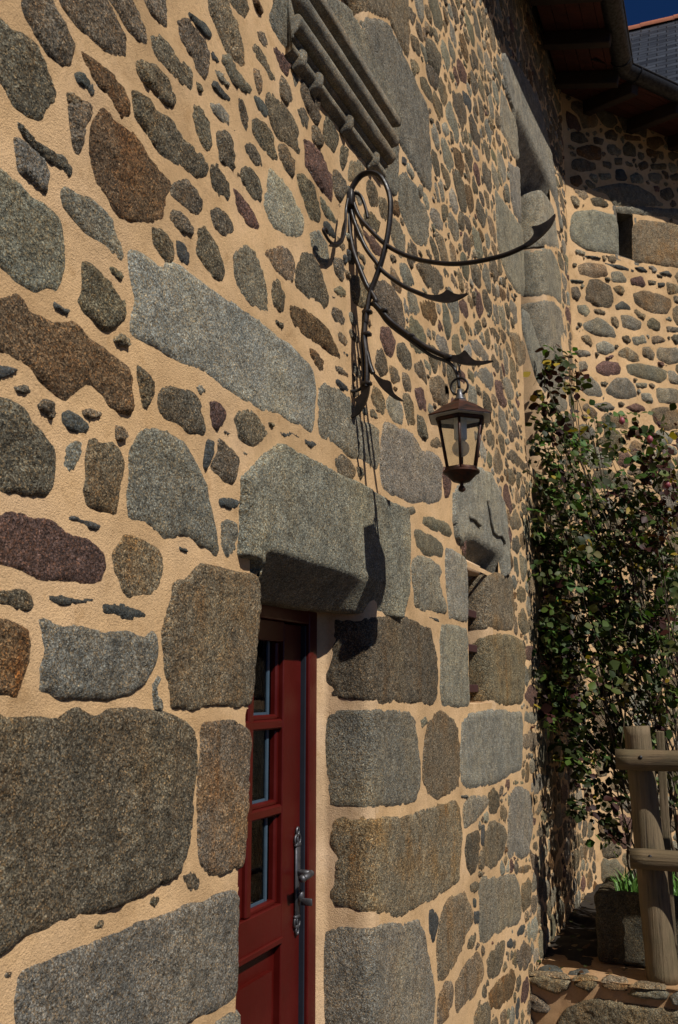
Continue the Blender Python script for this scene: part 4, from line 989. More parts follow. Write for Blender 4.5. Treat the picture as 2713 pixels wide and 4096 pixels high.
def sheet(xs, zs, surf, hole, amp, seed, snap=None):
    X, Z = np.meshgrid(xs, zs, indexing='ij')
    if snap is not None:
        xb = snap(Z); dx = np.gradient(xs)[:, None]
        near = (np.abs(X - xb) <= dx * .5) & (Z < DTOP); X = np.where(near, xb, X)
    V = np.column_stack([X.ravel(), Z.ravel()]); s3 = np.column_stack([V, np.full(len(V), seed)])
    h = amp * (np.minimum(fbm(s3, 11, 3, seed) * .9, .7) + .7 * vnoise(s3, 2.2, seed + 4)) - amp * .8
    W = surf.map(V, h); nx, nz = X.shape; I = np.arange(nx * nz).reshape(nx, nz)
    q = np.stack([I[:-1, :-1], I[1:, :-1], I[1:, 1:], I[:-1, 1:]], -1).reshape(-1, 4)
    cx = .25 * (X[:-1, :-1] + X[1:, :-1] + X[1:, 1:] + X[:-1, 1:]).ravel(); cz = .25 * (Z[:-1, :-1] + Z[1:, :-1] + Z[1:, 1:] + Z[:-1, 1:]).ravel()
    keep = ~hole(cx, cz); q = q[keep]
    use = np.unique(q); re = np.full(nx * nz, -1); re[use] = np.arange(len(use))
    f = re[q]
    a, b, c = W[q[0][0]], W[q[0][1]], W[q[0][3]]
    o3 = surf.map(V[:1], np.array([.1]))[0] - surf.map(V[:1], np.zeros(1))[0]
    if np.cross(b - a, c - a) @ o3 < 0: f = f[:, ::-1]
    return W[use], f.tolist()
def facade_hole(x, z):
    r = (x > door_left(z)) & (x < 3.335) & (z < DTOP)
    r |= (x > 2.34) & (x < 3.56) & (z > 1.975) & (z < 2.088)                    # the lintels' chamfers
    r |= (x > W1[0] - .08) & (x < 5.45) & (z > ZE1 - .14) & (z < ZE1)
    r |= (x > W2[0] - .02) & (x < 7.60) & (z > 5.60) & (z < 5.86)
    for a, b, c, d in (W1, W2, W3): r |= (x > a) & (x < b + (.055 if b < 6 else .085)) & (z > c) & (z < d)
    return r
xs = np.concatenate([np.arange(-2.0, .9, .04), np.arange(.9, 3.7, .012), np.arange(3.7, 8.27, .024)])
xs[-1] = XC
zs = np.concatenate([np.arange(GZ, .6, .03), np.arange(.6, 3.3, .012), np.arange(3.3, 7.6, .025)])
mb = MB(); v, f = sheet(xs, zs, WALL, facade_hole, .0030, 3, door_left); mb.add(v, f)
wall_o = mb.build('wall', MAT['mortar'], house)

def corner_sheet(surf, s0, s1, z0, z1, step, seed, amp=.003, h0=-.004):
    S = np.arange(s0, s1 + step * .5, step); Z = np.arange(z0, z1 + step * .5, step)
    X, Y = np.meshgrid(S, Z, indexing='ij'); V = np.column_stack([X.ravel(), Y.ravel()])
    s3 = np.column_stack([V, np.full(len(V), seed)]); h = h0 + amp * (fbm(s3, 10, 3, seed) + vnoise(s3, 3, seed))
    W = surf.map(V, h); nx, nz = X.shape; I = np.arange(nx * nz).reshape(nx, nz)
    q = np.stack([I[:-1, :-1], I[1:, :-1], I[1:, 1:], I[:-1, 1:]], -1).reshape(-1, 4)
    return W, q.tolist()
def reveal(mb, x0, x1, z0, z1, dep):
    yb = float(bow((x0 + x1) / 2))
    mb.box((x0 - .03, dep / 2 + .012 + float(bow(x0)), (z0 + z1) / 2), (.03, dep / 2, (z1 - z0) / 2))
    if x0 < 5: mb.box(((x0 + x1) / 2, dep / 2 + .03 + yb, z1 + .03), ((x1 - x0) / 2 + .04, dep / 2 - .02, .03))
    mb.box(((x0 + x1) / 2, dep / 2 + .008 + yb, z0 - .03), ((x1 - x0) / 2 + .04, dep / 2, .03))
mb = MB()
v, f = corner_sheet(DJ, DJ.s[0], .03, GZ, DTOP, .012, 5, .0016, -.0012); mb.add(v, f)
zz = np.arange(GZ, DTOP + .01, .03); P = [(door_left(z), z) for z in zz]
v = [(x, y, z) for x, z in P for y in (0.002, .22)]; mb.add(v, [(2 * i, 2 * i + 2, 2 * i + 3, 2 * i + 1) for i in range(len(zz) - 1)])
mb.box((2.80, .205, 2.03), (.50, .06, .045))
mb.build('plaster_reveal', MAT['plaster'], house)
for sf, Wn, dep in ((WJ, W1, .40), (UJ, W2, .45), (SJ, W3, .40)):
    mb = MB(); v, f = corner_sheet(sf, sf.s[0], .05, Wn[2] - .05, Wn[3] - (.50 if sf is UJ else .05 if sf is WJ else -.02), .02, 6, .0016, -.0012); mb.add(v, f)
    reveal(mb, *Wn, dep); mb.build('plaster_reveal', MAT['plaster'], house)

# rubble: the hundred largest in view are stones of their own, the rest one mesh
ALL = []
for i, (cr, kd, _, s) in enumerate(rows(RUBBLE)):
    pp = px(cr, parse(s)); P = [WALL.inv(*q) for q in pp]
    ALL.append([abs(area(pp)), P, kd, 100 + i])
dressed = []
for i, (cr, kd, nm, s) in enumerate(rows(DRESSED)):
    dressed.append((nm, kd, trace(WALL, cr, s), WALL, 700 + i))
for nm, src, sf in (('jamb_stone', DOOR_JAMB, DJ), ('window_jamb', WIN_JAMB, WJ), ('window_jamb', UP_JAMB, UJ), ('window_jamb', SILL_JAMB, SJ)):
    for i, (cr, kd, _, s) in enumerate(rows(src)):
        dressed.append((nm, kd, trace(sf, cr, s), sf, 760 + len(dressed)))
# chamfered lintels
LT = Lintel(2.085, -.020, .115, .150, 2.375, 3.61, .05, .28)
poly = trace(LT, 'O', "575,1100 600,1080 625,1050 660,1020 700,1050 760,1080 810,1105 860,1130 900,1155 945,1175 948,1230 947,1300 946,1370") + \
    [(3.635, -.07), (3.60, -.135), (3.45, -.165), (3.30, -.19), (2.40, -.19), (2.375, -.05)] + trace(LT, 'O', "566,1286 572,1200")
dressed.append(('door_lintel', 'g', poly, LT, 801))
ze = ZE1
LW = Lintel(ze, -.012, .135, .15, W1[0] - .12, 5.55, .22)
poly = trace(LW, 'T', "170,-60 230,-140 320,-215 400,-170 440,-80 475,0 500,150 513,330") + [(5.72, -.10), (5.2, -.26), (4.66, -.26), (4.64, -.05)] + trace(LW, 'T', "240,330 185,240 165,100")
dressed.append(('window_lintel', 'w', poly, LW, 802))
LU = Lintel(5.86, -.012, .24, .20, 6.36, 7.95, .1, .5)
poly = trace(LU, 'K', "470,310 560,390 640,520 700,640 740,800 775,950") + [(8.12, -.40), (7.75, -.50), (7.3, -.44), (6.40, -.42)] + trace(LU, 'K', "545,720 500,600 478,440")
dressed.append(('window_lintel', 'w', poly, LU, 803))
# sill stone over the door
poly = trace(WALL, 'U', "0,-60 560,-60 760,60 900,300 1000,500 1150,850 1290,1180 1310,1340 1290,1480 1290,1640 1285,2060 1240,2050 1130,1930 1050,1790 960,1740 880,1640 800,1540 740,1400 680,1310 640,1210 560,1120 470,960 400,880 330,780 270,690 180,590 60,480 0,360 -60,200")
dressed.append(('sill_stone', 'g', poly, WALL, 804))
flat_block = [d[2] for d in dressed if d[3] is WALL]
for d in dressed:
    if isinstance(d[3], Corner): flat_block.append([(float(np.interp(s, d[3].s, d[3].p[:, 0])), z) for s, z in d[2]])
    elif isinstance(d[3], Lintel): flat_block.append([(x, d[3].ze + max(t, -d[3].ch)) for x, t in d[2]])
for nm, kd, P, sf, sd in dressed:
    mb = MB(); stone(mb, P, sf, kd, sd, sp=.010 if sf is LT else None, lift=.004 if sf is DJ else .007, dressed=True, sink=.05 if isinstance(sf, Lintel) else .008)
    if nm == 'window_lintel' and sd == 802:      # carved ogee moulding on the lintel
        for s in ("250,110 275,118 290,140 312,160", "360,0 372,60 380,130 395,200 420,222 445,222 460,245 466,275"):
            mb.tube([LW.map(np.array([LW.inv(*q)]), np.array([.012]))[0] for q in px('T', parse(s))], .010, 6, tint=(.19, .19, .165, .1))
    mb.build(nm, MAT['granite'], house)
def project(U, Z):
    dx = U - CAM[0]; dy = -CAM[1] + bow(U); dz = Z - CAM[2]
    z = dx * FWD[0] + dy * FWD[1] + dz * FWD[2]
    return CX + F * (dx * RIGHT[0] + dy * RIGHT[1] + dz * RIGHT[2]) / z, CY - F * (dx * UP[0] + dy * UP[1] + dz * UP[2]) / z
# where tracing left off the wall goes on: above the frame, far end, behind the rose
def allow_facade(U, Z):
    x, y = project(U, Z)
    a = (x > 1560) | (y < -10) 
    a &= ~((x < 1900) & (y > 1680)) & ~facade_hole(U, Z) & (y < 4400)
    a &= ~((U > W1[0] - .1) & (U < W1[1] + .3) & (Z > W1[2] - .1) & (Z < W1[3] + .1))
    a &= ~((U > W2[0] - .1) & (U < W2[1] + .2) & (Z > W2[2] - .1) & (Z < W2[3] + .1))
    return a & (U < XC - .03)
extra = fill_stones(3.2, XC, GZ, 7.45, flat_block + [a[1] for a in ALL], allow_facade, 11, .011,
                    [(.18, .30, (.5, .8)), (.12, .19, (.5, .95)), (.075, .12, (.5, 1.1)), (.035, .07, (.4, 1.1))], [5000, 20000, 30000, 22000], res=.0125)
def allow_near(U, Z):
    x, y = project(U, Z); return (x < 1570) & (x > -60) & (y > -60) & (y < 4200) & ~facade_hole(U, Z)
chips = fill_stones(1.0, 3.7, .9, 3.9, flat_block + [a[1] for a in ALL], allow_near, 17, .012, [(.05, .09, (.3, .7)), (.02, .05, (.3, .9))], [900, 700], res=.008, kinds='kkbsgsor')
extra += chips
def allow_outside(U, Z):
    x, y = project(U, Z); f = (U - CAM[0]) * FWD[0] - CAM[1] * FWD[1] + (Z - CAM[2]) * FWD[2]
    return ((f < .2) | (x < -40) | (y < -20) | (y > 4180)) & ~facade_hole(U, Z) & ((U < 3.2) | (y > 4180))
around = fill_stones(-2.0, 3.7, GZ, 7.1, flat_block + [a[1] for a in ALL] + [e[1] for e in extra], allow_outside, 19, .016, [(.3, .5, (.5, .8)), (.18, .3, (.5, .8)), (.09, .17, (.5, 1.0)), (.04, .08, (.4, 1.0))], [700, 3000, 6000, 6000])
NEXTRA = len(extra); extra += around
for i, (kd, P, A) in enumerate(extra):
    x, y = project(np.array([p[0] for p in P]), np.array([p[1] for p in P]))
    a = abs(area(list(zip(x, y)))) if (x.max() < 2330 and y.max() > 0) else 0
    ALL.append([a * .8 if i < NEXTRA else 0, P, kd, 2000 + i if i < NEXTRA else 20000 + i])
ALL.sort(key=lambda q: -q[0])
rest = MB()
for i, (a, P, kd, sd) in enumerate(ALL):
    lift = .001 + .006 * random.Random(sd).random() ** 2
    if i < 100:
        mb = MB(); stone(mb, P, WALL, kd, sd, lift=lift)
        if mb.v: mb.build('rubble_stone', MAT['granite'], house)
    else: stone(rest, P, WALL, kd, sd, lift=lift)
tag(rest.build('small_rubble', MAT['granite'], house), kind='stuff')
print('facade stones', len(ALL), 'extra', len(extra), 'verts', len(rest.v))

# moulded window sill over the door: swept profile with returned end
sill = MB()
prof = [(0.0, 4.016), (-.078, 4.014), (-.088, 4.006), (-.088, 3.978), (-.080, 3.970), (-.050, 3.964), (-.044, 3.948)]
def roll(cy, cz, r, a0=75, a1=-95, n=9): return [(cy - r * math.cos(math.radians(a0 + (a1 - a0) * k / n)), cz + r * math.sin(math.radians(a0 + (a1 - a0) * k / n))) for k in range(n + 1)]
prof += roll(-.046, 3.908, .037, 80, -100, 11) + [(-.036, 3.868)] + roll(-.036, 3.835, .034, 75, -100, 11) + [(-.036, 3.799), (-.036, 3.791), (-.026, 3.789), (-.026, 3.781)]
prof += roll(-.012, 3.764, .020, 60, -60, 6) + [(0.0, 3.735)]
xs_ = np.linspace(2.49, 3.45, 50); n = len(prof); v = []; f = []
rs = np.random.RandomState(4)
for i, x in enumerate(xs_):
    for y, z in prof:
        k = (y / -.088)
        xx = x - (1 - k) * .06 if i == len(xs_) - 1 else (x + (1 - k) * .03 if i == 0 else x)
        wob = .0014 * fbm(np.array([[x, y * 3, z * 3]]), 18, 2, 8)[0]
        v.append((xx, (y + wob * 1.2) if y < -.01 else y, z + wob - .04 * (3.45 - x) / .96))
for i in range(len(xs_) - 1):
    for k in range(n - 1): f.append((i * n + k, i * n + k + 1, (i + 1) * n + k + 1, (i + 1) * n + k))
f.append(tuple(range(n))[::-1]); f.append(tuple((len(xs_) - 1) * n + k for k in range(n)))
sill.add(v, f, tint=(.19, .18, .145, .5), rough=.3)
sill_o = sill.build('window_sill', MAT['granite'], house)
for cxp in [float(hit(*px('U', [q])[0], (0, 1, 0), (0, -.035, 0))[0]) for q in ((300, 480), (470, 720), (790, 1270), (1065, 1690))]:            # carved drops below the moulding
    d = MB(); vv = []; ff = []
    nu, nv = 10, 8
    for a in range(nu + 1):
        for b in range(nv + 1):
            u = a / nu * 2 - 1; w = b / nv
            y = -.006 - .040 * math.sqrt(max(0, 1 - u * u)) * (1 - w ** 4) ; vv.append((cxp + u * .036 * (1 - .3 * w), y, 3.782 - .066 * w - .04 * (3.45 - cxp) / .96))
    for a in range(nu):
        for b in range(nv): i = a * (nv + 1) + b; ff.append((i, i + 1, i + nv + 2, i + nv + 1))
    d.add(vv, ff, tint=(.19, .18, .145, .5), rough=.3); d.build('carved_drop', MAT['granite'], sill_o)

# ------------------------------------------------------------------ door
YD = .255; DK = 1.402 / 1.455
def fwd(m):
    m.v = [(x * DK, y - .053, 1.7 + (z - 1.7) * DK) for x, y, z in m.v]; return m
dz = lambda x, y: hit(x, y, (0, 1, 0), (0, YD, 0))
mb = MB()   # fixed frame
mb.box((3.325, YD + .03, .98), (.036, .045, 1.0), bevel=.004); mb.box((2.84, YD + .03, 1.965), (.448, .045, .034), bevel=.004); mb.box((2.37, YD + .03, .98), (.036, .045, 1.0), bevel=.004)
door = MB()
XL, XR = 2.43, 3.275
GL = (2.905, 3.12); GL2 = (2.60, 2.865); ZR = [1.855, 1.575, 1.288, .995]
door.box((3.198, YD + .035, .97), (.075, .024, .955), bevel=.003)              # lock stile
door.box((2.51, YD + .035, .97), (.085, .024, .955), bevel=.003)
door.box((2.86, YD + .035, 1.895), (.27, .023, .035), bevel=.003)
door.box((2.86, YD + .035, .915), (.27, .023, .065), bevel=.003)
door.box((2.86, YD + .035, .08), (.27, .023, .09), bevel=.003)
door.box((2.885, YD + .035, 1.42), (.018, .022, .44), bevel=.005)
for z in (1.575, 1.288): door.box((2.86, YD + .034, z), (.265, .022, .017), bevel=.006)
# beads round the panes and the fielded lower panel
for x0, x1 in ((GL[0], GL[1]), (GL2[0], GL2[1])):
    for zt, zb in ((1.86, 1.592), (1.558, 1.305), (1.271, .98)):
        door.box((x1 - .009, YD + .044, (zt + zb) / 2), (.012, .018, (zt - zb) / 2), bevel=.006)
        door.box(((x0 + x1) / 2, YD + .044, zb + .006), ((x1 - x0) / 2 - .010, .018, .010), bevel=.006)
door.box((2.86, YD + .048, .51), (.27, .012, .35))
door.prism([(2.66, YD + .028, .26), (3.07, YD + .028, .26), (3.07, YD + .028, .78), (2.66, YD + .028, .78)], (0, .02, 0))
door.box((2.865, YD + .012, .865), (.262, .008, .010), bevel=.003)
door_o = fwd(door).build('door', MAT['red'], house, smooth=False)
fwd(mb).build('door_frame', MAT['red'], house, smooth=False)
s = MB(); s.box((3.281, YD + .025, .97), (.0055, .028, .955)); fwd(s).build('seal', MAT['seal'], door_o, smooth=False)
for x0, x1 in (GL, GL2):
    for zt, zb in ((1.86, 1.592), (1.558, 1.305), (1.271, .98)):
        p = MB(); p.box(((x0 + x1) / 2, YD + .050, (zt + zb) / 2), ((x1 - x0) / 2, .003, (zt - zb) / 2)); fwd(p).build('pane', MAT['darkglass'], door_o, smooth=False)
        b = MB(); b.box((x1 - .052, YD + .045, (zt + zb) / 2), (.008, .003, (zt - zb) / 2)); b.box(((x0 + x1) / 2 - .026, YD + .045, zb + .019), ((x1 - x0) / 2 - .037, .003, .005))  # strips before the glass, sky reflection put in as blue colour
        fwd(b).build('reflection_strip', MAT['blue'], door_o, smooth=False)
h = MB(); XH = 3.238
h.box((XH, YD + .004, 1.035), (.018, .005, .115), bevel=.004)
for sg, z0 in ((1, 1.15), (-1, .92)):            # pierced scrollwork ends of the handle plate
    for k, (dzc, r) in enumerate(((.022, .017), (.050, .013))):
        for dx in ((-.010, .010) if k == 0 else (0,)):
            c = (XH + dx, YD + .004, z0 + sg * dzc)
            h.tube([(c[0] + r * .75 * math.cos(a), c[1], c[2] + r * math.sin(a)) for a in np.linspace(0, 6.2832, 13)], .0042, 6, cap=False)
    h.box((XH, YD + .004, z0 + sg * .004), (.022, .006, .006), bevel=.003)
hz = 1.062
plate_o = fwd(h).build('handle_plate', MAT['pewter'], door_o)
h = MB()
h.tube([(XH, YD, hz), (XH, YD - .046, hz)], [.012, .010], 12)
h.tube([(XH + .006, YD - .045, hz), (XH - .02, YD - .052, hz + .001), (XH - .05, YD - .054, hz), (XH - .085, YD - .052, hz - .002)], [.008, .010, .011, .009], 12)
h.lathe((XH, YD - .046, hz - .011), [(.004, 0), (.011, .006), (.011, .016), (.004, .022)], 10)
h.tube([(XH - .084, YD - .052, hz - .002), (XH - .096, YD - .052, hz - .002)], [.013, .011], 12)
fwd(h).build('handle', MAT['pewter'], plate_o)
h = MB(); h.lathe((XH + .002, YD - .006, .965), [(.003, 0), (.012, .002), (.013, .03), (.009, .034)], 12); h.box((XH + .002, YD - .03, .966), (.004, .02, .012), bevel=.002); fwd(h).build('key_escutcheon', MAT['pewter'], plate_o)
st = MB(); st.box((2.84, .05, (GZ - .02) / 2), (.62, .30, (-GZ - .02) / 2), bevel=.02, tint=(.2, .19, .16, .2)); st.build('door_step', MAT['granite'], house)
# dark interiors
def room(x0, x1, z0, z1, y0, y1):
    rm = MB()
    v = [(x, y, z) for x in (x0, x1) for y in (y0, y1) for z in (z0, z1)]
    rm.add(v, [(2, 3, 7, 6), (0, 1, 3, 2), (4, 6, 7, 5), (0, 2, 6, 4), (1, 5, 7, 3)])
    rm.build('interior', MAT['room'], house, smooth=False)
room(2.1, 3.6, GZ, 2.1, .30, 2.2); room(4.6, 5.4, 1.5, 2.4, .41, 1.6); room(6.3, 7.5, 3.0, 5.9, .46, 1.8); room(2.2, 3.5, 3.9, 5.4, .41, 1.6)
# windows: small barred one, and the two tall ones
def window(x0, x1, z0, z1, y, mname):
    w = MB(); t = .028
    for c, hh in ((((x0 + t, y, (z0 + z1) / 2)), (t, .025, (z1 - z0) / 2)), ((x1 - t, y, (z0 + z1) / 2), (t, .025, (z1 - z0) / 2)),
                  (((x0 + x1) / 2, y, z0 + t), ((x1 - x0) / 2 - 2 * t, .025, t)), (((x0 + x1) / 2, y, z1 - t), ((x1 - x0) / 2 - 2 * t, .025, t)),
                  (((x0 + x1) / 2, y, (z0 + z1) / 2), ((x1 - x0) / 2 - 2 * t, .02, t * .6))): w.box(c, hh, bevel=.004)
    o = w.build('window', MAT[mname], house, smooth=False)
    p = MB(); p.box(((x0 + x1) / 2, y + .005, (z0 + z1) / 2), ((x1 - x0) / 2 - t, .003, (z1 - z0) / 2 - t)); p.build('pane', MAT['darkglass'], o, smooth=False)
    return o
w1 = window(W1[0], W1[1], W1[2], W1[3] - .02, .30, 'redbar'); window(*W2, .34, 'redbar'); window(*W3, .32, 'redbar')
for zc in (2.088, 1.905, 1.695):
    b = MB(); b.box(((W1[0] + W1[1]) / 2, .085, zc), ((W1[1] - W1[0]) / 2 + .03, .020, .020), bevel=.003); b.build('window_bar', MAT['redbar'], w1, smooth=False)

# eaves: soffit boards, rafters, gutter and slates
ZW, ZG = 7.13, 7.00
G0 = np.array([7.96, -.655]); d2 = WING_F.d[:2]; n2 = WING_F.n[:2]; WC = np.array([XC, YC])
off2 = float((G0 - WC) @ n2)
def soffit(parent, A0, A1, B0, B1, nb):
    """boards between the wall edge A0-A1 and the gutter edge B0-B1"""
    m = MB()
    for k in range(nb):
        t0 = k / nb + .004; t1 = (k + 1) / nb - .004
        q = [A0 + (B0 - A0) * t0, A1 + (B1 - A1) * t0, A1 + (B1 - A1) * t1, A0 + (B0 - A0) * t1]
        m.prism(q, (0, 0, .025))
    return m.build('soffit_board', MAT['soffit'], parent, smooth=False)
def at3(p, z): return np.array([p[0], p[1], z])
def eaves(parent, s0, dirv, nv, length, off, mitre_wall, mitre_gut, sign, tag_):
    a0 = mitre_wall; a1 = mitre_wall + dirv * length * sign; b0 = mitre_gut; b1 = mitre_gut + dirv * length * sign
    soffit(parent, at3(a0, ZW), at3(a1, ZW), at3(b0, ZG), at3(b1, ZG), 5)
    m = MB(); 
    k = .30
    while k < length:
        p0 = WC + dirv * sign * k + nv * .0; p1 = p0 + nv * (off - .02)
        if sign < 0 or True:
            P0 = at3(p0, ZW - .085); P1 = at3(p1, ZG - .075)
            t = P1 - P0; L = np.linalg.norm(t); t /= L; sd = np.array([dirv[0], dirv[1], 0]); u = np.cross(t, sd)
            R = np.column_stack([t, sd, u])
            mb_ = MB(); mb_.box((P0 + P1) / 2, (L / 2, .042, .062), R, bevel=.006); mb_.build('rafter', MAT['beam'], parent, smooth=False)
        k += .58
    gt = MB(); r = .085; c0 = mitre_gut + nv * .02; c1 = c0 + dirv * sign * length
    zc = ZG + .03
    P = []; n = 14
    ring = [(-r * math.cos(a), -r * math.sin(a)) for a in np.linspace(0, math.pi, n)]
    ring += [(x * .93, z * .93) for x, z in ring[::-1]]
    v = []; 
    for c in (c0, c1):
        for x, z in ring: v.append(at3(c + nv * (-x), zc + z))
    m_ = len(ring); gt.add(v, [(i, (i + 1) % m_, m_ + (i + 1) % m_, m_ + i) for i in range(m_)])
    k = .15
    while k < length:
        c = c0 + dirv * sign * k
        gt.tube([at3(c + nv * (r * 1.05 * math.cos(a)), zc - r * 1.05 * math.sin(a)) for a in np.linspace(0, math.pi, 12)], .007, 6)
        k += .9
    e = c0 + nv * r
    gt.tube([at3(c0 + nv * r, zc), at3(c1 + nv * r, zc)], .009, 8)
    return gt.build('gutter', MAT['zinc'], parent, angle=40)
def slate_roof(parent, p0, p1, upv, z0, pitch, L, name='roof'):
    m = MB(); up2 = np.array(upv); rise = math.tan(math.radians(pitch)); sl = L / math.cos(math.radians(pitch)); W = np.linalg.norm(p1 - p0)
    q = [at3(p0, z0), at3(p1, z0), at3(p1 + up2 * L, z0 + L * rise), at3(p0 + up2 * L, z0 + L * rise)]
    m.add(q, [(0, 1, 2, 3)], uv=[(0, 0, 0), (W, 0, 0), (W, sl, 0), (0, sl, 0)])
    qq = [p - np.array([0, 0, .06]) for p in q]; m.add(qq, [(3, 2, 1, 0)])
    return m.build(name, MAT['slate'], parent, smooth=False)
dm = np.array([1.0, 0.0]); nm_ = np.array([0.0, -1.0])
eaves(house, 0, dm, nm_, 6.6, .655 + YC, WC, G0, -1, 'm')
slate_roof(house, G0 + dm * -6.6, G0 + dm * .3, (0, 1), ZG + .07, 28, 5.0)

# ------------------------------------------------------------------ wing beyond the bend
wing = thing('stone_wing', 'sunlit rubble end wing with a narrow slit window under dark eaves', 'house', (float(XC + 1.2 * d2[0]), float(YC + 1.2 * d2[1]), GZ))
sl = [WING_F.inv(*px('K', [q])[0]) for q in ((1192, 1340), (1285, 1350), (1200, 1600), (1285, 1640))]
SU0, SU1, SZ0, SZ1 = min(sl[0][0], sl[2][0]), max(sl[1][0], sl[3][0]), sl[2][1], sl[0][1] + .04
def wing_hole(x, z): return (x > SU0) & (x < SU1) & (z > SZ0) & (z < SZ1)
mb = MB(); v, f = sheet(np.arange(0, 3.6, .028), np.arange(GZ, 7.6, .028), WING_F, wing_hole, .005, 31); mb.add(v, f)
mb.build('wall', MAT['mortar'], wing)
def wbox(mb, u0, u1, z0, z1, y0, y1, **kw):
    c = WING_F.P + WING_F.d * (u0 + u1) / 2 - WING_F.n * (y0 + y1) / 2; c[2] = (z0 + z1) / 2
    mb.box(c, ((u1 - u0) / 2, abs(y1 - y0) / 2, (z1 - z0) / 2), np.column_stack([WING_F.d, -WING_F.n, (0, 0, 1)]), **kw)
mb = MB(); D = .35
wbox(mb, SU0 - .05, SU0, SZ0, SZ1, .006, D, tint=(.16, .15, .13, .2)); wbox(mb, SU1, SU1 + .05, SZ0, SZ1, .006, D, tint=(.19, .18, .15, .2)); wbox(mb, SU0 - .05, SU1 + .05, SZ0 - .05, SZ0, .006, D, tint=(.19, .18, .15, .2)); wbox(mb, SU0 - .05, SU1 + .05, SZ1, SZ1 + .05, .006, D, tint=(.19, .18, .15, .2))
mb.build('slit_reveal', MAT['granite'], wing, smooth=False)
mb = MB(); wbox(mb, SU0 - .1, SU1 + .1, SZ0 - .1, SZ1 + .1, D, D + .02); mb.build('interior', MAT['room'], wing, smooth=False)
W_ALL = []; wd = []
for i, (cr, kd, _, s) in enumerate(rows(WING)):
    pp = px(cr, parse(s)); W_ALL.append([abs(area(pp)), [WING_F.inv(*q) for q in pp], kd, 4000 + i])
for i, (cr, kd, nm, s) in enumerate(rows(WING_DRESSED)):
    P = trace(WING_F, cr, s); wd.append(P); mb = MB(); stone(mb, P, WING_F, kd, 4200 + i, lift=.014, dressed=True); mb.build(nm, MAT['granite'], wing)
def allow_wing(U, Z): return ~((U > SU0 - .03) & (U < SU1 + .03) & (Z > SZ0 - .05) & (Z < SZ1 + .05)) & (U > .03)
ex = fill_stones(0.02, 3.4, GZ, 7.4, wd + [a[1] for a in W_ALL], allow_wing, 23, .018, [(.2, .32, (.45, .8)), (.12, .2, (.5, .9)), (.07, .12, (.4, .9)), (.04, .07, (.3, .9))], [1500, 5000, 6000, 5000], res=.02)
W_ALL += [[0, P, kd, 4400 + i] for i, (kd, P, A) in enumerate(ex)]
W_ALL.sort(key=lambda q: -q[0]); rest = MB()
for i, (a, P, kd, sd) in enumerate(W_ALL):
    if i < 60 and a > 0:
        mb = MB(); stone(mb, P, WING_F, kd, sd, lift=.014)
        if mb.v: mb.build('rubble_stone', MAT['granite'], wing)
    else: stone(rest, P, WING_F, kd, sd, lift=.012)
tag(rest.build('small_rubble', MAT['granite'], wing), kind='stuff')
eaves(wing, 0, d2, n2, 3.6, off2, WC, G0, 1, 'w')
slate_roof(wing, G0 - d2 * .3, G0 + d2 * 3.6, tuple(-n2), ZG + .07, 26, 5.0)

# ------------------------------------------------------------------ slate roofed house behind
XS = 17.0
r0 = hit(2475, 148, (1, 0, 0), (XS, 0, 0)); r1 = hit(2713, 62, (1, 0, 0), (XS, 0, 0)); RZ = float((r0[2] + r1[2]) / 2)
back = thing('slate_roofed_house', 'slate roofed house with orange ridge tiles showing above the gutter', 'house', (XS, -5.0, GZ))
Y0, Y1 = 6.0, -16.0
m = MB(); L = 4.5; pit = 45
sl_ = L / math.cos(math.radians(pit)); zl = RZ - L
m.add([(XS, Y0, RZ), (XS, Y1, RZ), (XS - L, Y1, zl), (XS - L, Y0, zl)], [(0, 1, 2, 3)], uv=[(Y0, 0, 0), (Y1, 0, 0), (Y1, -sl_, 0), (Y0, -sl_, 0)])
m.add([(XS, Y0, RZ - .01), (XS + L, Y0, zl), (XS + L, Y1, zl), (XS, Y1, RZ - .01)], [(0, 1, 2, 3)], uv=[(Y0, 0, 0), (Y0, -sl_, 0), (Y1, -sl_, 0), (Y1, 0, 0)])
m.build('roof', MAT['slate'], back, smooth=False)
m = MB(); m.box((XS, (Y0 + Y1) / 2, (zl + GZ) / 2 + .1), (L - .3, (Y0 - Y1) / 2 - .2, (zl - GZ) / 2 + .1)); m.build('wall', MAT['mortar'], back, smooth=False)
rt = MB(); y = Y0
while y > Y1:
    rt.add([(XS + .13 * math.cos(a) , y + (0 if k == 0 else -.60), RZ - .055 + .12 * math.sin(a) + (.012 if k == 0 else 0)) for k in (0, 1) for a in np.linspace(math.pi * 1.05, -math.pi * .05, 10)],
           [(i, i + 1, 11 + i, 10 + i) for i in range(9)]); y -= .585
rt.build('ridge_tile', MAT['terracotta'], back)

# ------------------------------------------------------------------ raised bed: low wall, trough, fence
XB, ZB = 5.95, .07
low = thing('low_stone_wall', 'low rubble retaining wall with flat capping stones below the wooden fence', 'wall', (XB, -1.2, GZ))
LOW = Flat((XB, 0, 0), (0, -1, 0), (-1, 0, 0))
mb = MB(); v, f = sheet(np.arange(0.0, 2.6, .02), np.arange(GZ, ZB + .001, .019), LOW, lambda x, z: np.zeros(x.shape, bool), .007, 41); mb.add(v, f)
class Top:
    def map(s, V, h): return np.column_stack([V[:, 0], V[:, 1], ZB + .001 + h])
    def inv(s, x, y): q = hit(x, y, (0, 0, 1), (0, 0, ZB)); return (float(q[0]), float(q[1]))
TOP = Top()
v, f = sheet(np.arange(XB - .004, 8.7, .03), np.arange(-2.6, .001, .03), TOP, lambda x, z: np.zeros(x.shape, bool), .006, 43); mb.add(v, f)
mb.build('wall', MAT['mortar_old'], low)
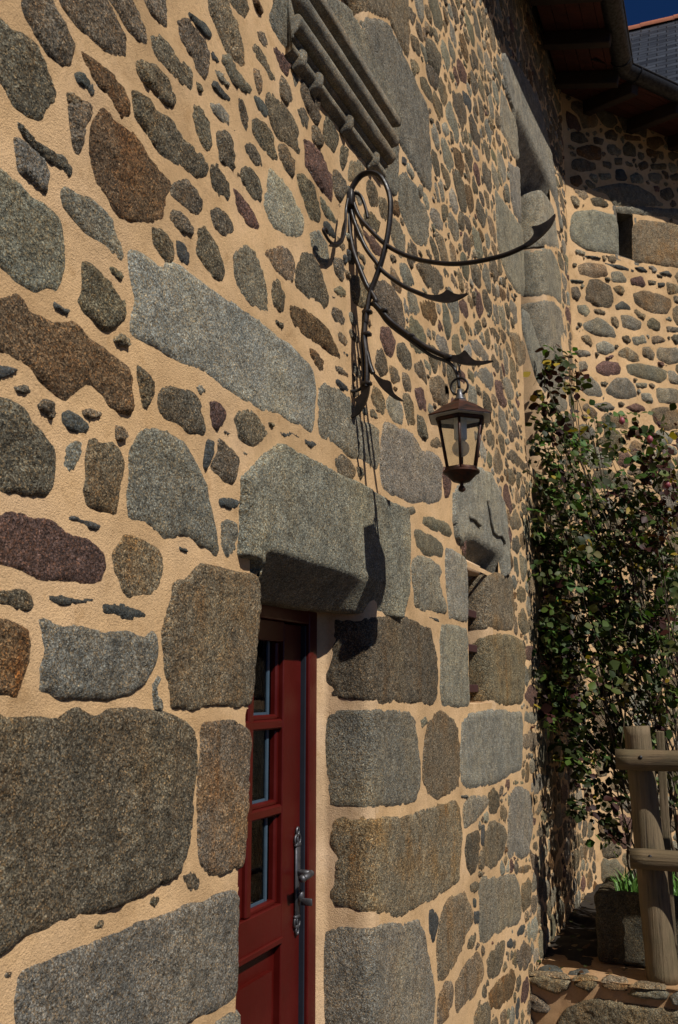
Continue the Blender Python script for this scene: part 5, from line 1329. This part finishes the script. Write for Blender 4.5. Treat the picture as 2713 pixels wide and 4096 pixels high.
class Bed:
    def map(s, V, h):
        k = np.clip((V[:, 0] - 6.16) / .5, 0, 1); return np.column_stack([V[:, 0], V[:, 1], ZB - .02 + .07 * k + .05 * np.clip((V[:, 0] - 6.8) / .8, 0, 1) + h * 2])
bed = MB(); v, f = sheet(np.arange(6.17, 8.8, .03), np.arange(-2.6, .04, .03), Bed(), lambda x, z: np.zeros(x.shape, bool), .012, 47); bed.add(v, f)
tag(bed.build('bed_soil', MAT['soil']), 'dark bare soil of the raised bed under the rose', 'soil', kind='structure')
P_ = []
for i, (cr, kd, _, s) in enumerate(rows(LOWWALL)):
    P = trace(LOW, cr, s); P = [(u, min(z, ZB - .006)) for u, z in P]; P_.append(P)
    mb = MB(); stone(mb, P, LOW, kd, 5000 + i, lift=.03, sp=.012)
    if mb.v: mb.build('capping_stone' if i < 4 else 'rubble_stone', MAT['granite'], low)
for i, s in enumerate(("690,1225 740,1205 800,1215 840,1240 800,1250 720,1248", "880,1250 950,1230 1010,1240 960,1255", "610,1258 700,1240 860,1262 880,1280 700,1262", "900,1290 960,1262 1060,1275 1050,1290", "1080,1300 1140,1275 1240,1290 1235,1308", "1250,1330 1330,1300 1500,1330 1490,1350")):
    mb = MB(); stone(mb, trace(TOP, 'J', s), TOP, 's' if i < 2 else 'b', 5040 + i, lift=.012, sp=.012)
    if mb.v: mb.build('capping_slate', MAT['granite'], low)
ex = fill_stones(0.02, 2.6, GZ, ZB, P_, lambda U, Z: np.ones(U.shape, bool), 29, .02, [(.15, .3, (.5, .8)), (.06, .15, (.5, .9))], [300, 600])
rest = MB()
for i, (kd, P, A) in enumerate(ex): stone(rest, P, LOW, kd, 5100 + i, lift=.016)
tag(rest.build('small_rubble', MAT['granite'], low), kind='stuff')

q0 = hit(2388, 3860, (0, 0, 1), (0, 0, ZB)); XT = float(q0[0]) + .02; YT = float(q0[1])
ZT = float(hit(2400, 3570, (1, 0, 0), (XT, 0, 0))[2])
trough = thing('stone_trough', 'mossy granite trough full of grass standing on the raised bed', 'trough', (XT + .3, YT - .7, ZB))
tr = MB(); LX, LY = .58, 1.7
def slab(mb, x0, x1, y0, y1, z0, z1, seed):
    """a rough block face by face with worn edges"""
    for (o, a, b, nrm) in (((x0, y0, z0), (0, y1 - y0, 0), (0, 0, z1 - z0), (-1, 0, 0)), ((x0, y0, z0), (x1 - x0, 0, 0), (0, 0, z1 - z0), (0, 1, 0)),
                         ((x1, y0, z0), (0, y1 - y0, 0), (0, 0, z1 - z0), (1, 0, 0)), ((x0, y1, z0), (x1 - x0, 0, 0), (0, 0, z1 - z0), (0, -1, 0)), ((x0, y0, z1), (x1 - x0, 0, 0), (0, y1 - y0, 0), (0, 0, 1))):
        o, a, b, nrm = (np.array(t, float) for t in (o, a, b, nrm)); na = max(2, int(np.linalg.norm(a) / .03)); nb = max(2, int(np.linalg.norm(b) / .03))
        V = np.array([o + a * i / na + b * j / nb for i in range(na + 1) for j in range(nb + 1)])
        c = np.array([(x0 + x1) / 2, (y0 + y1) / 2, (z0 + z1) / 2]); hh = np.array([abs(x1 - x0) / 2, abs(y1 - y0) / 2, abs(z1 - z0) / 2]); r = .035
        q = V - c; core = np.clip(q, -(hh - r), hh - r); e = q - core; l = np.linalg.norm(e, axis=1)[:, None]; e = np.where(l > r, e / (l + 1e-9) * r, e)
        V = c + core + e
        nn = e / (np.linalg.norm(e, axis=1)[:, None] + 1e-9)
        V = V + nn * (.008 * fbm(V, 7, 3, seed) + .006 * vnoise(V, 28, seed))[:, None]
        ff = [(i * (nb + 1) + j, (i + 1) * (nb + 1) + j, (i + 1) * (nb + 1) + j + 1, i * (nb + 1) + j + 1) for i in range(na) for j in range(nb)]
        p, q_, s_ = V[ff[0][0]], V[ff[0][1]], V[ff[0][3]]
        if np.cross(q_ - p, s_ - p) @ nrm < 0: ff = [t[::-1] for t in ff]
        mb.add(V, ff, tint=(.075, .072, .052, .6), rough=.95)
slab(tr, XT, XT + .10, YT, YT - LY, ZB, ZT, 61); slab(tr, XT + .10, XT + LX, YT, YT - .11, ZB, ZT, 62); slab(tr, XT + LX - .1, XT + LX, YT - .11, YT - LY, ZB, ZT, 63)
tr.build('basin', MAT['granite'], trough)
so = MB(); v, f = sheet(np.arange(XT + .06, XT + LX - .05, .03), np.arange(YT - LY, YT - .06, .03), type('S', (), {'map': staticmethod(lambda V, h: np.column_stack([V[:, 0], V[:, 1], ZT - .05 + h]))}), lambda x, z: np.zeros(x.shape, bool), .012, 66); so.add(v, f)
so.build('soil', MAT['soil'], trough)
gr = MB(); rg = random.Random(5)
for i in range(520):
    x = rg.uniform(XT + .10, XT + LX - .1); y = YT - .12 - abs(rg.gauss(0, .45)) ; b = np.array([x, y, ZT - .055]); a = rg.uniform(0, 6.28); hh = rg.uniform(.05, .17); ln = rg.uniform(.02, .10)
    d = np.array([math.cos(a), math.sin(a), 0]); w = np.array([-d[1], d[0], 0]) * rg.uniform(.003, .008)
    gr.add([b - w, b + w, b + d * ln * .4 + w * .8 + (0, 0, hh * .7), b + d * ln * .4 - w * .8 + (0, 0, hh * .7), b + d * ln + (0, 0, hh)], [(0, 1, 2, 3), (3, 2, 4)])
tag(gr.build('grass', MAT['grass'], smooth=False), 'bright green grass growing in the stone trough', 'grass', kind='stuff')

def log(mb, p0, p1, r0, r1, seed, cracks=(), n=40, flat_end=True, m=26):
    p0 = np.array(p0, float); p1 = np.array(p1, float); t = p1 - p0; L = np.linalg.norm(t); t /= L
    b = np.cross(t, (0, 1, 0)) if abs(t[1]) < .8 else np.cross(t, (0, 0, 1)); b /= np.linalg.norm(b); c = np.cross(t, b)
    v = []
    for i in range(m + 1):
        for k in range(n):
            a = 2 * math.pi * k / n; r = r0 + (r1 - r0) * i / m
            for ca, wd_, dp in cracks:
                e = (a - ca - .05 * math.sin(i * .9 + ca) + math.pi) % (2 * math.pi) - math.pi
                r -= dp * math.exp(-(e / wd_) ** 2)
            v.append(p0 + t * L * i / m + (b * math.cos(a) + c * math.sin(a)) * r)
    V = np.array(v); V += (V - (p0 + np.outer((V - p0) @ t, t))) / r0 * (.003 * fbm(V, 9, 2, seed))[:, None]
    f = [(i * n + k, i * n + (k + 1) % n, (i + 1) * n + (k + 1) % n, (i + 1) * n + k) for i in range(m) for k in range(n)]
    e0 = len(V); V = np.vstack([V, p0, p1]); f += [(e0, (k + 1) % n, k) for k in range(n)] + [(e0 + 1, m * n + k, m * n + (k + 1) % n) for k in range(n)]
    mb.add(V, f)
pb = hit(2655, 3922, (0, 0, 1), (0, 0, ZB)); pt = hit(2545, 2905, (1, 0, 0), (float(pb[0]), 0, 0))
fence = thing('wooden_fence', 'weathered round log fence with two rails in front of the rose', 'fence', (float(pb[0]), float(pb[1]), ZB))
XF = float(pb[0])
mb = MB(); log(mb, (XF, pb[1], ZB - .01), (XF + .02, pt[1], pt[2]), .090, .076, 71, ((3.9, .035, .045), (2.5, .035, .04), (4.9, .025, .02), (1.6, .04, .03), (3.2, .02, .015))); mb.build('post', MAT['post'], fence)
p2 = hit(2640, 2925, (1, 0, 0), (XF + .15, 0, 0))
mb = MB(); mb.box((XF + .15, p2[1], (ZB + p2[2]) / 2), (.014, .024, (p2[2] - ZB) / 2), bevel=.004); mb.build('stake', MAT['post'], fence, smooth=False)
for (xa, ya, r, dx) in ((2465, 3037, .060, -.115), (2523, 3433, .056, -.125)):
    a = hit(xa, ya, (1, 0, 0), (XF + dx, 0, 0)); mb = MB(); log(mb, a, (a[0] + .02, a[1] - 2.0, a[2] - .01), r, r * 1.02, 73 + xa, ((2.2, .06, .012), (4.2, .05, .012))); mb.build('rail', MAT['rail'], fence)
for (xa, ya) in ((2562, 3030), (2600, 3428)):
    a = hit(xa, ya, (1, 0, 0), (XF - .175, 0, 0)); m = MB(); m.tube([a, a + np.array((.03, 0, 0))], [.011, .013], 10); m.build('bolt', MAT['zinc'], fence)
pe = MB(); log(pe, (XF + .04, -2.2, ZB - .01), (XF + .05, -2.17, float(pt[2])), .09, .08, 79, ((3.6, .06, .02),)); pe.build('post', MAT['post'], fence)

# ------------------------------------------------------------------ wrought iron bracket and lantern
XK = 3.095
def bp(crop, s, x=XK): return [hit(a, b, (1, 0, 0), (x, 0, 0)) for a, b in px(crop, parse(s))]
def smooth_path(P, k=3):
    P = [np.array(p) for p in P]; out = []
    for i in range(len(P) - 1):
        a = P[max(i - 1, 0)]; b = P[i]; c = P[i + 1]; d = P[min(i + 2, len(P) - 1)]
        for j in range(k):
            t = j / k; out.append(.5 * (2 * b + (c - a) * t + (2 * a - 5 * b + 4 * c - d) * t * t + (3 * b - a - 3 * c + d) * t ** 3))
    out.append(P[-1]); return out
base = bp('P', "222,235")[0]
brk = thing('wall_bracket', 'black wrought iron wall bracket with curling leaf tipped arms', 'bracket', (XK, 0.0, float(base[2])))
AX = (1, 0, 0)
def arm(name, pts, r, hw, leaf=None, extra_leaf=None):
    m = MB(); P = smooth_path(pts, 4); m.tube(P, r, 10, flat=(hw, AX))
    for lf in ([leaf] if leaf else []) + ([extra_leaf] if extra_leaf else []): m.prism(smooth_path(lf + lf[:1], 3)[:-1], (.012, 0, 0))
    return m.build(name, MAT['iron'], brk, angle=50)
stem = bp('P', "215,240 232,195 262,135 305,82 365,63 425,86 466,150 488,230 488,330 475,440 455,540 428,640 396,730 366,810 348,900 335,1000") + bp('Q', "413,190 410,300 422,400 428,500 430,600 425,680")
leafb = bp('Q', "452,640 445,720 425,790 395,850 360,895 315,922 280,922 266,905 270,888 285,890 284,905 300,910 325,890 340,850 345,800 328,790 345,770 385,735 392,660")
arm('stem', stem, .0095, .014, leafb)
arm('arm', bp('P', "250,230 275,300 300,350 345,402 430,490 520,552 640,602 760,626 880,636 1000,626 1120,603 1230,572 1340,522"), .0082, .011,
    bp('P', "1330,512 1360,492 1385,462 1388,430 1378,405 1420,397 1480,365 1525,325 1505,385 1450,452 1390,502 1335,532"))
arm('arm', bp('P', "236,240 250,330 290,440 340,545 400,625 440,680 520,742 600,790 700,832"), .0080, .011,
    bp('P', "690,822 740,832 790,833 825,818 848,800 890,823 930,830 976,822 920,858 850,878 770,868 690,842"))
arm('arm', bp('P', "222,250 228,380 250,530 290,650 340,770 368,812 400,872") + bp('Q', "480,20 530,75 620,172 750,272 880,362 1000,422 1062,445"), .0095, .012,
    bp('Q', "1050,425 1130,436 1170,420 1200,398 1250,455 1300,480 1418,478 1330,505 1220,511 1130,492 1050,465"))
arm('leaf_spur', bp('Q', "428,410 448,500 475,575"), .009, .012, bp('Q', "468,555 520,600 560,625 612,640 625,690 645,735 715,790 655,782 590,735 535,680 478,590"))
arm('leaf_spur', bp('P', "268,190 300,205 322,250 337,300 346,348"), [.009, .010, .009, .006, .003] if False else .006, .007)
hook = [hit(a, b, (0, 1, 0), (0, -.045, 0)) for a, b in px('P', parse("222,230 210,300 207,400 192,475 155,515 112,498 80,450 68,422 84,416 92,432"))]
m = MB(); m.tube(smooth_path(hook, 4), .006, 10, flat=(.005, (0, 1, 0)))
m.prism([hit(a, b, (0, 1, 0), (0, -.045, 0)) for a, b in px('P', parse("212,330 208,430 190,500 150,535 105,525 120,500 155,495 180,470 192,400"))], (0, .006, 0)); m.build('hook', MAT['iron'], brk, angle=50)
b0 = bp('P', "222,240")[0]; m = MB(); m.box((XK - .01, (b0[1] + .01) / 2 + .0, b0[2]), (.02, abs(b0[1]) / 2 + .025, .035), bevel=.006); m.build('wall_plate', MAT['iron'], brk)
for s, w in (("430,95", .017), ("424,268", .017), ("425,655", .018), ("565,85", .012), ("775,285", .013), ("1068,452", .014)):
    p = bp('Q', s)[0]; m = MB(); m.box(p, (.014, w, .007), bevel=.003); m.build('clamp', MAT['iron'], brk)
wt = hit(*px('Q', [(300, 715)])[0], (0, 1, 0), (0, 0.0, 0))
cb = MB(); cpts = [wt] + bp('Q', "345,712 385,685 398,600 396,480 388,330 398,200 405,90 440,40 475,38 520,85 600,190 750,305 930,435 1050,480 1105,525 1138,600 1150,690", XK + .004)
cb.tube(smooth_path(cpts, 4), .0062, 8)
tag(cb.build('power_cable', MAT['cable'], loc=tuple(map(float, wt))), 'black cable clipped along the iron bracket down to the lantern', 'cable')

lc = hit(1843, 1760, (1, 0, 0), (XK, 0, 0)); 
def lz(y): return float(hit(1843, y, (1, 0, 0), (XK, 0, 0))[2])
LYc = float(lc[1]); LXc = XK
lan = thing('hanging_lantern', 'rusty six sided lantern with glass panes hanging from the iron bracket', 'lantern', (LXc, LYc, lz(1968)))
PH = math.radians(12)
z_ring, z_neck, z_apex, z_brim, z_top, z_bot, z_bowl, z_fin = lz(1545), lz(1580), lz(1603), lz(1668), lz(1680), lz(1880), lz(1935), lz(1968)
m = MB(); m.tube([(LXc, LYc + .030 * math.cos(a), z_ring + .030 * math.sin(a)) for a in np.linspace(0, 6.2832, 25)], .0042, 8, cap=False); m.build('ring', MAT['iron'], lan)
hole = bp('Q', "1152,462")[0]; m = MB()
for k in range(3):
    c = np.array(hole) * (1 - (k + .5) / 3) + np.array((LXc, LYc, z_ring + .03)) * ((k + .5) / 3); hh = (hole[2] - z_ring - .03) / 6 + .005; ax = np.array((1, 0, 0)) if k % 2 else np.array((0, 1, 0))
    m.tube([c + ax * .006 * math.cos(a) + np.array((0, 0, 1)) * hh * math.sin(a) for a in np.linspace(0, 6.2832, 13)], .002, 6, cap=False)
m.build('chain', MAT['iron'], lan)
m = MB(); m.lathe((LXc, LYc, 0), [(.009, z_ring - .012), (.010, z_neck + .004), (.013, z_neck), (.013, z_apex + .012), (.019, z_apex + .008), (.020, z_apex)], 16); m.build('neck', MAT['pewter'], lan)
m = MB(); m.lathe((LXc, LYc, 0), [(.026, z_apex), (.030, z_apex - .006), (.060, z_brim + .036), (.092, z_brim + .014), (.120, z_brim - .002), (.120, z_brim - .005), (.090, z_brim + .008), (.03, z_brim + .02)], 6, PH); m.build('roof', MAT['copper'], lan, smooth=False)
m = MB(); m.lathe((LXc, LYc, 0), [(.085, z_brim + .003), (.116, z_brim - .0075), (.1165, z_brim - .0065), (.088, z_brim + .004)], 6, PH); m.build('brim_underside', MAT['white'], lan, smooth=False)
rt_, rb_ = .084, .052
fr_ = MB()
hexp = lambda r, z, k: np.array((LXc + r * math.cos(PH + k * math.pi / 3), LYc + r * math.sin(PH + k * math.pi / 3), z))
for k in range(6):
    fr_.tube([hexp(rt_, z_top, k), hexp(rb_, z_bot, k)], .005, 8)
    fr_.tube([hexp(rt_, z_top - .004, k), hexp(rt_, z_top - .004, k + 1)], .008, 8); fr_.tube([hexp(rb_, z_bot, k), hexp(rb_, z_bot, k + 1)], .0085, 8)
fr_.build('frame', MAT['copper'], lan)
for k in range(6):
    m = MB(); q = [hexp(rt_ - .003, z_top, k), hexp(rt_ - .003, z_top, k + 1), hexp(rb_ - .003, z_bot, k + 1), hexp(rb_ - .003, z_bot, k)]; nn = np.cross(q[1] - q[0], q[3] - q[0]); nn /= np.linalg.norm(nn)
    m.prism(q, nn * .002); m.build('pane', MAT['glass'], lan, smooth=False)
m = MB(); m.lathe((LXc, LYc, 0), [(.004, z_fin), (.010, z_fin + .003), (.013, z_fin + .010), (.010, z_fin + .017), (.006, z_fin + .022), (.006, z_fin + .030), (.012, z_bowl + .002), (.030, z_bowl + .008), (.050, z_bot - .018), (.062, z_bot - .010), (.062, z_bot - .004), (.05, z_bot)], 24); m.build('finial', MAT['copper'], lan, angle=40)
m = MB(); m.lathe((LXc, LYc, 0), [(.02, z_brim), (.022, z_top - .01), (.022, z_top - .066), (.017, z_top - .072)], 20); m.build('lamp_holder', MAT['white'], lan)
m = MB(); rb = .029; zc = z_top - .100; m.lathe((LXc, LYc, 0), [(rb * math.sin(a) + .0005, zc - rb * math.cos(a)) for a in np.linspace(0, math.pi * .82, 14)] + [(.014, z_top - .066)], 20); m.build('bulb', MAT['bulb'], lan)

# ------------------------------------------------------------------ climbing rose
rnd = random.Random(77); nr = np.random.RandomState(77)
rose = thing('climbing_rose', 'tall climbing rose with dark green and reddish leaves against the wing', 'rose', (6.9, -.8, ZB))
CL = [(2235, 1430, 50, 60, 34), (2245, 1560, 90, 90, 110), (2230, 1720, 110, 90, 170), (2250, 1890, 150, 120, 250), (2270, 2090, 160, 130, 250), (2420, 1790, 120, 90, 120), (2470, 1970, 150, 110, 200), (2610, 1800, 110, 80, 90),
      (2660, 1950, 110, 120, 150), (2630, 2140, 130, 120, 220), (2440, 2170, 160, 130, 260), (2220, 2280, 130, 110, 180), (2310, 2430, 170, 130, 230), (2500, 2400, 170, 130, 250), (2660, 2350, 90, 150, 190), (2680, 2620, 80, 150, 170), (2540, 2640, 150, 120, 200), (2360, 2690, 140, 130, 120),
      (2620, 2830, 120, 110, 130), (2470, 2830, 120, 100, 80), (2470, 3080, 50, 80, 22), (2440, 3330, 60, 70, 40), (2690, 3080, 40, 90, 30), (2300, 2230, 80, 350, 110), (2180, 2500, 70, 160, 120), (2250, 2750, 110, 130, 130), (2350, 2950, 110, 110, 90), (2560, 2950, 90, 90, 80), (2600, 2050, 120, 250, 260), (2420, 2450, 140, 220, 260), (2300, 2850, 150, 120, 170), (2440, 2960, 120, 120, 150), (2200, 2620, 90, 120, 110), (2560, 2350, 160, 200, 160), (2420, 3150, 110, 110, 90), (2330, 3080, 90, 100, 50), (2600, 3080, 100, 110, 90)]
lv = MB()
shape = [(0, 0), (.22, .20), (.38, .42), (.34, .68), (.0, 1.0), (-.34, .68), (-.38, .42), (-.22, .20)]
def leaflet(p, d, nrm, L, col):
    d = d / np.linalg.norm(d); sd = np.cross(d, nrm); sd /= (np.linalg.norm(sd) + 1e-9); nn = np.cross(sd, d)
    fold = rnd.uniform(.1, .3); curl = rnd.uniform(-.05, .22)
    v = [p + d * (y * L) + sd * (x * L * 1.05) + nn * (abs(x) * fold * L - curl * L * y * y) for x, y in shape] + [p + d * (.45 * L) - nn * curl * L * .2]
    lv.add(v, [(0, 1, 2, 8), (8, 2, 3, 4), (8, 4, 5, 6), (8, 6, 7, 0)], tint=(*col, 1))
def leaf_col(red):
    r = rnd.random()
    if r < red: return np.array((.040, .012, .009)) * rnd.uniform(.5, 1.2)
    if r < red + .025: return np.array((.34, .24, .03)) * rnd.uniform(.6, 1.1)
    return np.array((.030 + rnd.uniform(0, .024), .052 + rnd.uniform(-.012, .028), .013)) * rnd.choice((.5, .7, 1.0, 1.4, 2.0))
ends = []
for cx, cy, rx, ry, cnt in CL:
    dep = 6.55 + .75 * rnd.random() if cx > 2300 else 6.5 + .35 * rnd.random()
    c = hit(cx, cy, (1, 0, 0), (dep, 0, 0)); ends.append(c)
    k = np.linalg.norm(c - CAM) / F; sub = [(rnd.gauss(0, .5), rnd.gauss(0, .5), rnd.gauss(0, .5)) for _ in range(max(2, cnt // 14))]
    for _ in range(int(cnt * .64)):
        s_ = rnd.choice(sub); o = np.array([rnd.gauss(0, .32) + s_[0], rnd.gauss(0, .26) + s_[1], rnd.gauss(0, .26) + s_[2]])
        p = c + RIGHT * o[1] * rx * k * 1.15 + UP * o[2] * ry * k * 1.15 + FWD * o[0] * .32
        if p[1] > -.03: p[1] = -.03 - rnd.random() * .08
        if (p - WING_F.P) @ WING_F.n < .04: continue
        red = .40 if cy < 1650 or (cx > 2560 and cy < 2250) else .13
        ax = np.array([rnd.gauss(0, 1), rnd.gauss(0, 1), rnd.gauss(-.25, .7)]); ax /= np.linalg.norm(ax); up_ = np.array([-.35 + rnd.gauss(0, .5), -.6 + rnd.gauss(0, .5), .7 + rnd.gauss(0, .5)])
        col = leaf_col(red); L = rnd.choice((.034, .045, .055, .066, .08)) * rnd.uniform(.8, 1.1)
        leaflet(p + ax * L * .9, ax, up_, L, col)
        if rnd.random() < .75:
            sd = np.cross(ax, up_); sd /= (np.linalg.norm(sd) + 1e-9)
            for sg in (1, -1): leaflet(p + ax * L * .35, ax * .45 + sd * sg, up_, L * rnd.uniform(.7, .95), col * rnd.uniform(.85, 1.15))
lv.build('leaves', MAT['leaf'], rose)
lv = MB()
for _ in range(150):
    x = rnd.uniform(5.98, 7.6); y = -abs(rnd.gauss(0, .6)) - .02; z = ZB + .014 if x < 6.17 else ZB + .062 + .05 * min(1, max(0, (x - 6.8) / .8))
    if XT - .03 < x < XT + LX + .03 and y < YT + .03: continue
    a = rnd.uniform(0, 6.28); leaflet(np.array([x, y, z]), np.array([math.cos(a), math.sin(a), .1]), np.array([rnd.gauss(0, .3), rnd.gauss(0, .3), 1.0]), rnd.uniform(.02, .05), np.array(rnd.choice(((.16, .10, .04), (.10, .05, .025), (.05, .06, .02)))) * rnd.uniform(.6, 1.2))
tag(lv.build('leaf_litter', MAT['leaf']), 'dry brown leaves lying on the raised bed', 'leaves', kind='stuff')
cn = MB()
for i, e in enumerate(ends):
    for rep in range(3 if i < 20 else 1):
        b = np.array([6.95 + rnd.gauss(0, .14), -.62 - abs(rnd.gauss(0, .38)), ZB + .1]); e2 = e + np.array([rnd.gauss(0, .1), rnd.gauss(0, .12), rnd.gauss(0, .14)])
        if e2[1] > -.05: e2[1] = -.05
        mid = [b + (e2 - b) * t + np.array([rnd.gauss(0, .05), rnd.gauss(0, .07), (t * (1 - t)) * .35 + rnd.gauss(0, .03)]) for t in (.2, .4, .6, .8)]
        for q in mid:
            if q[1] > -.04: q[1] = -.04
        P = smooth_path([b] + mid + [e2], 4); r = rnd.uniform(.005, .012); cn.tube(P, list(np.linspace(r, .0022, len(P))), 6)
cn.build('canes', MAT['stem'], rose)
for x, y in ((2488, 1686), (2670, 1942), (2600, 1760)):
    bd = MB(); p = hit(x, y, (1, 0, 0), (6.5, 0, 0)); bd.lathe(tuple(p), [(.004, -.022), (.018, -.008), (.021, .006), (.014, .022), (.004, .032)], 12)
    bd.build('flower_bud', MAT['petal'], rose)
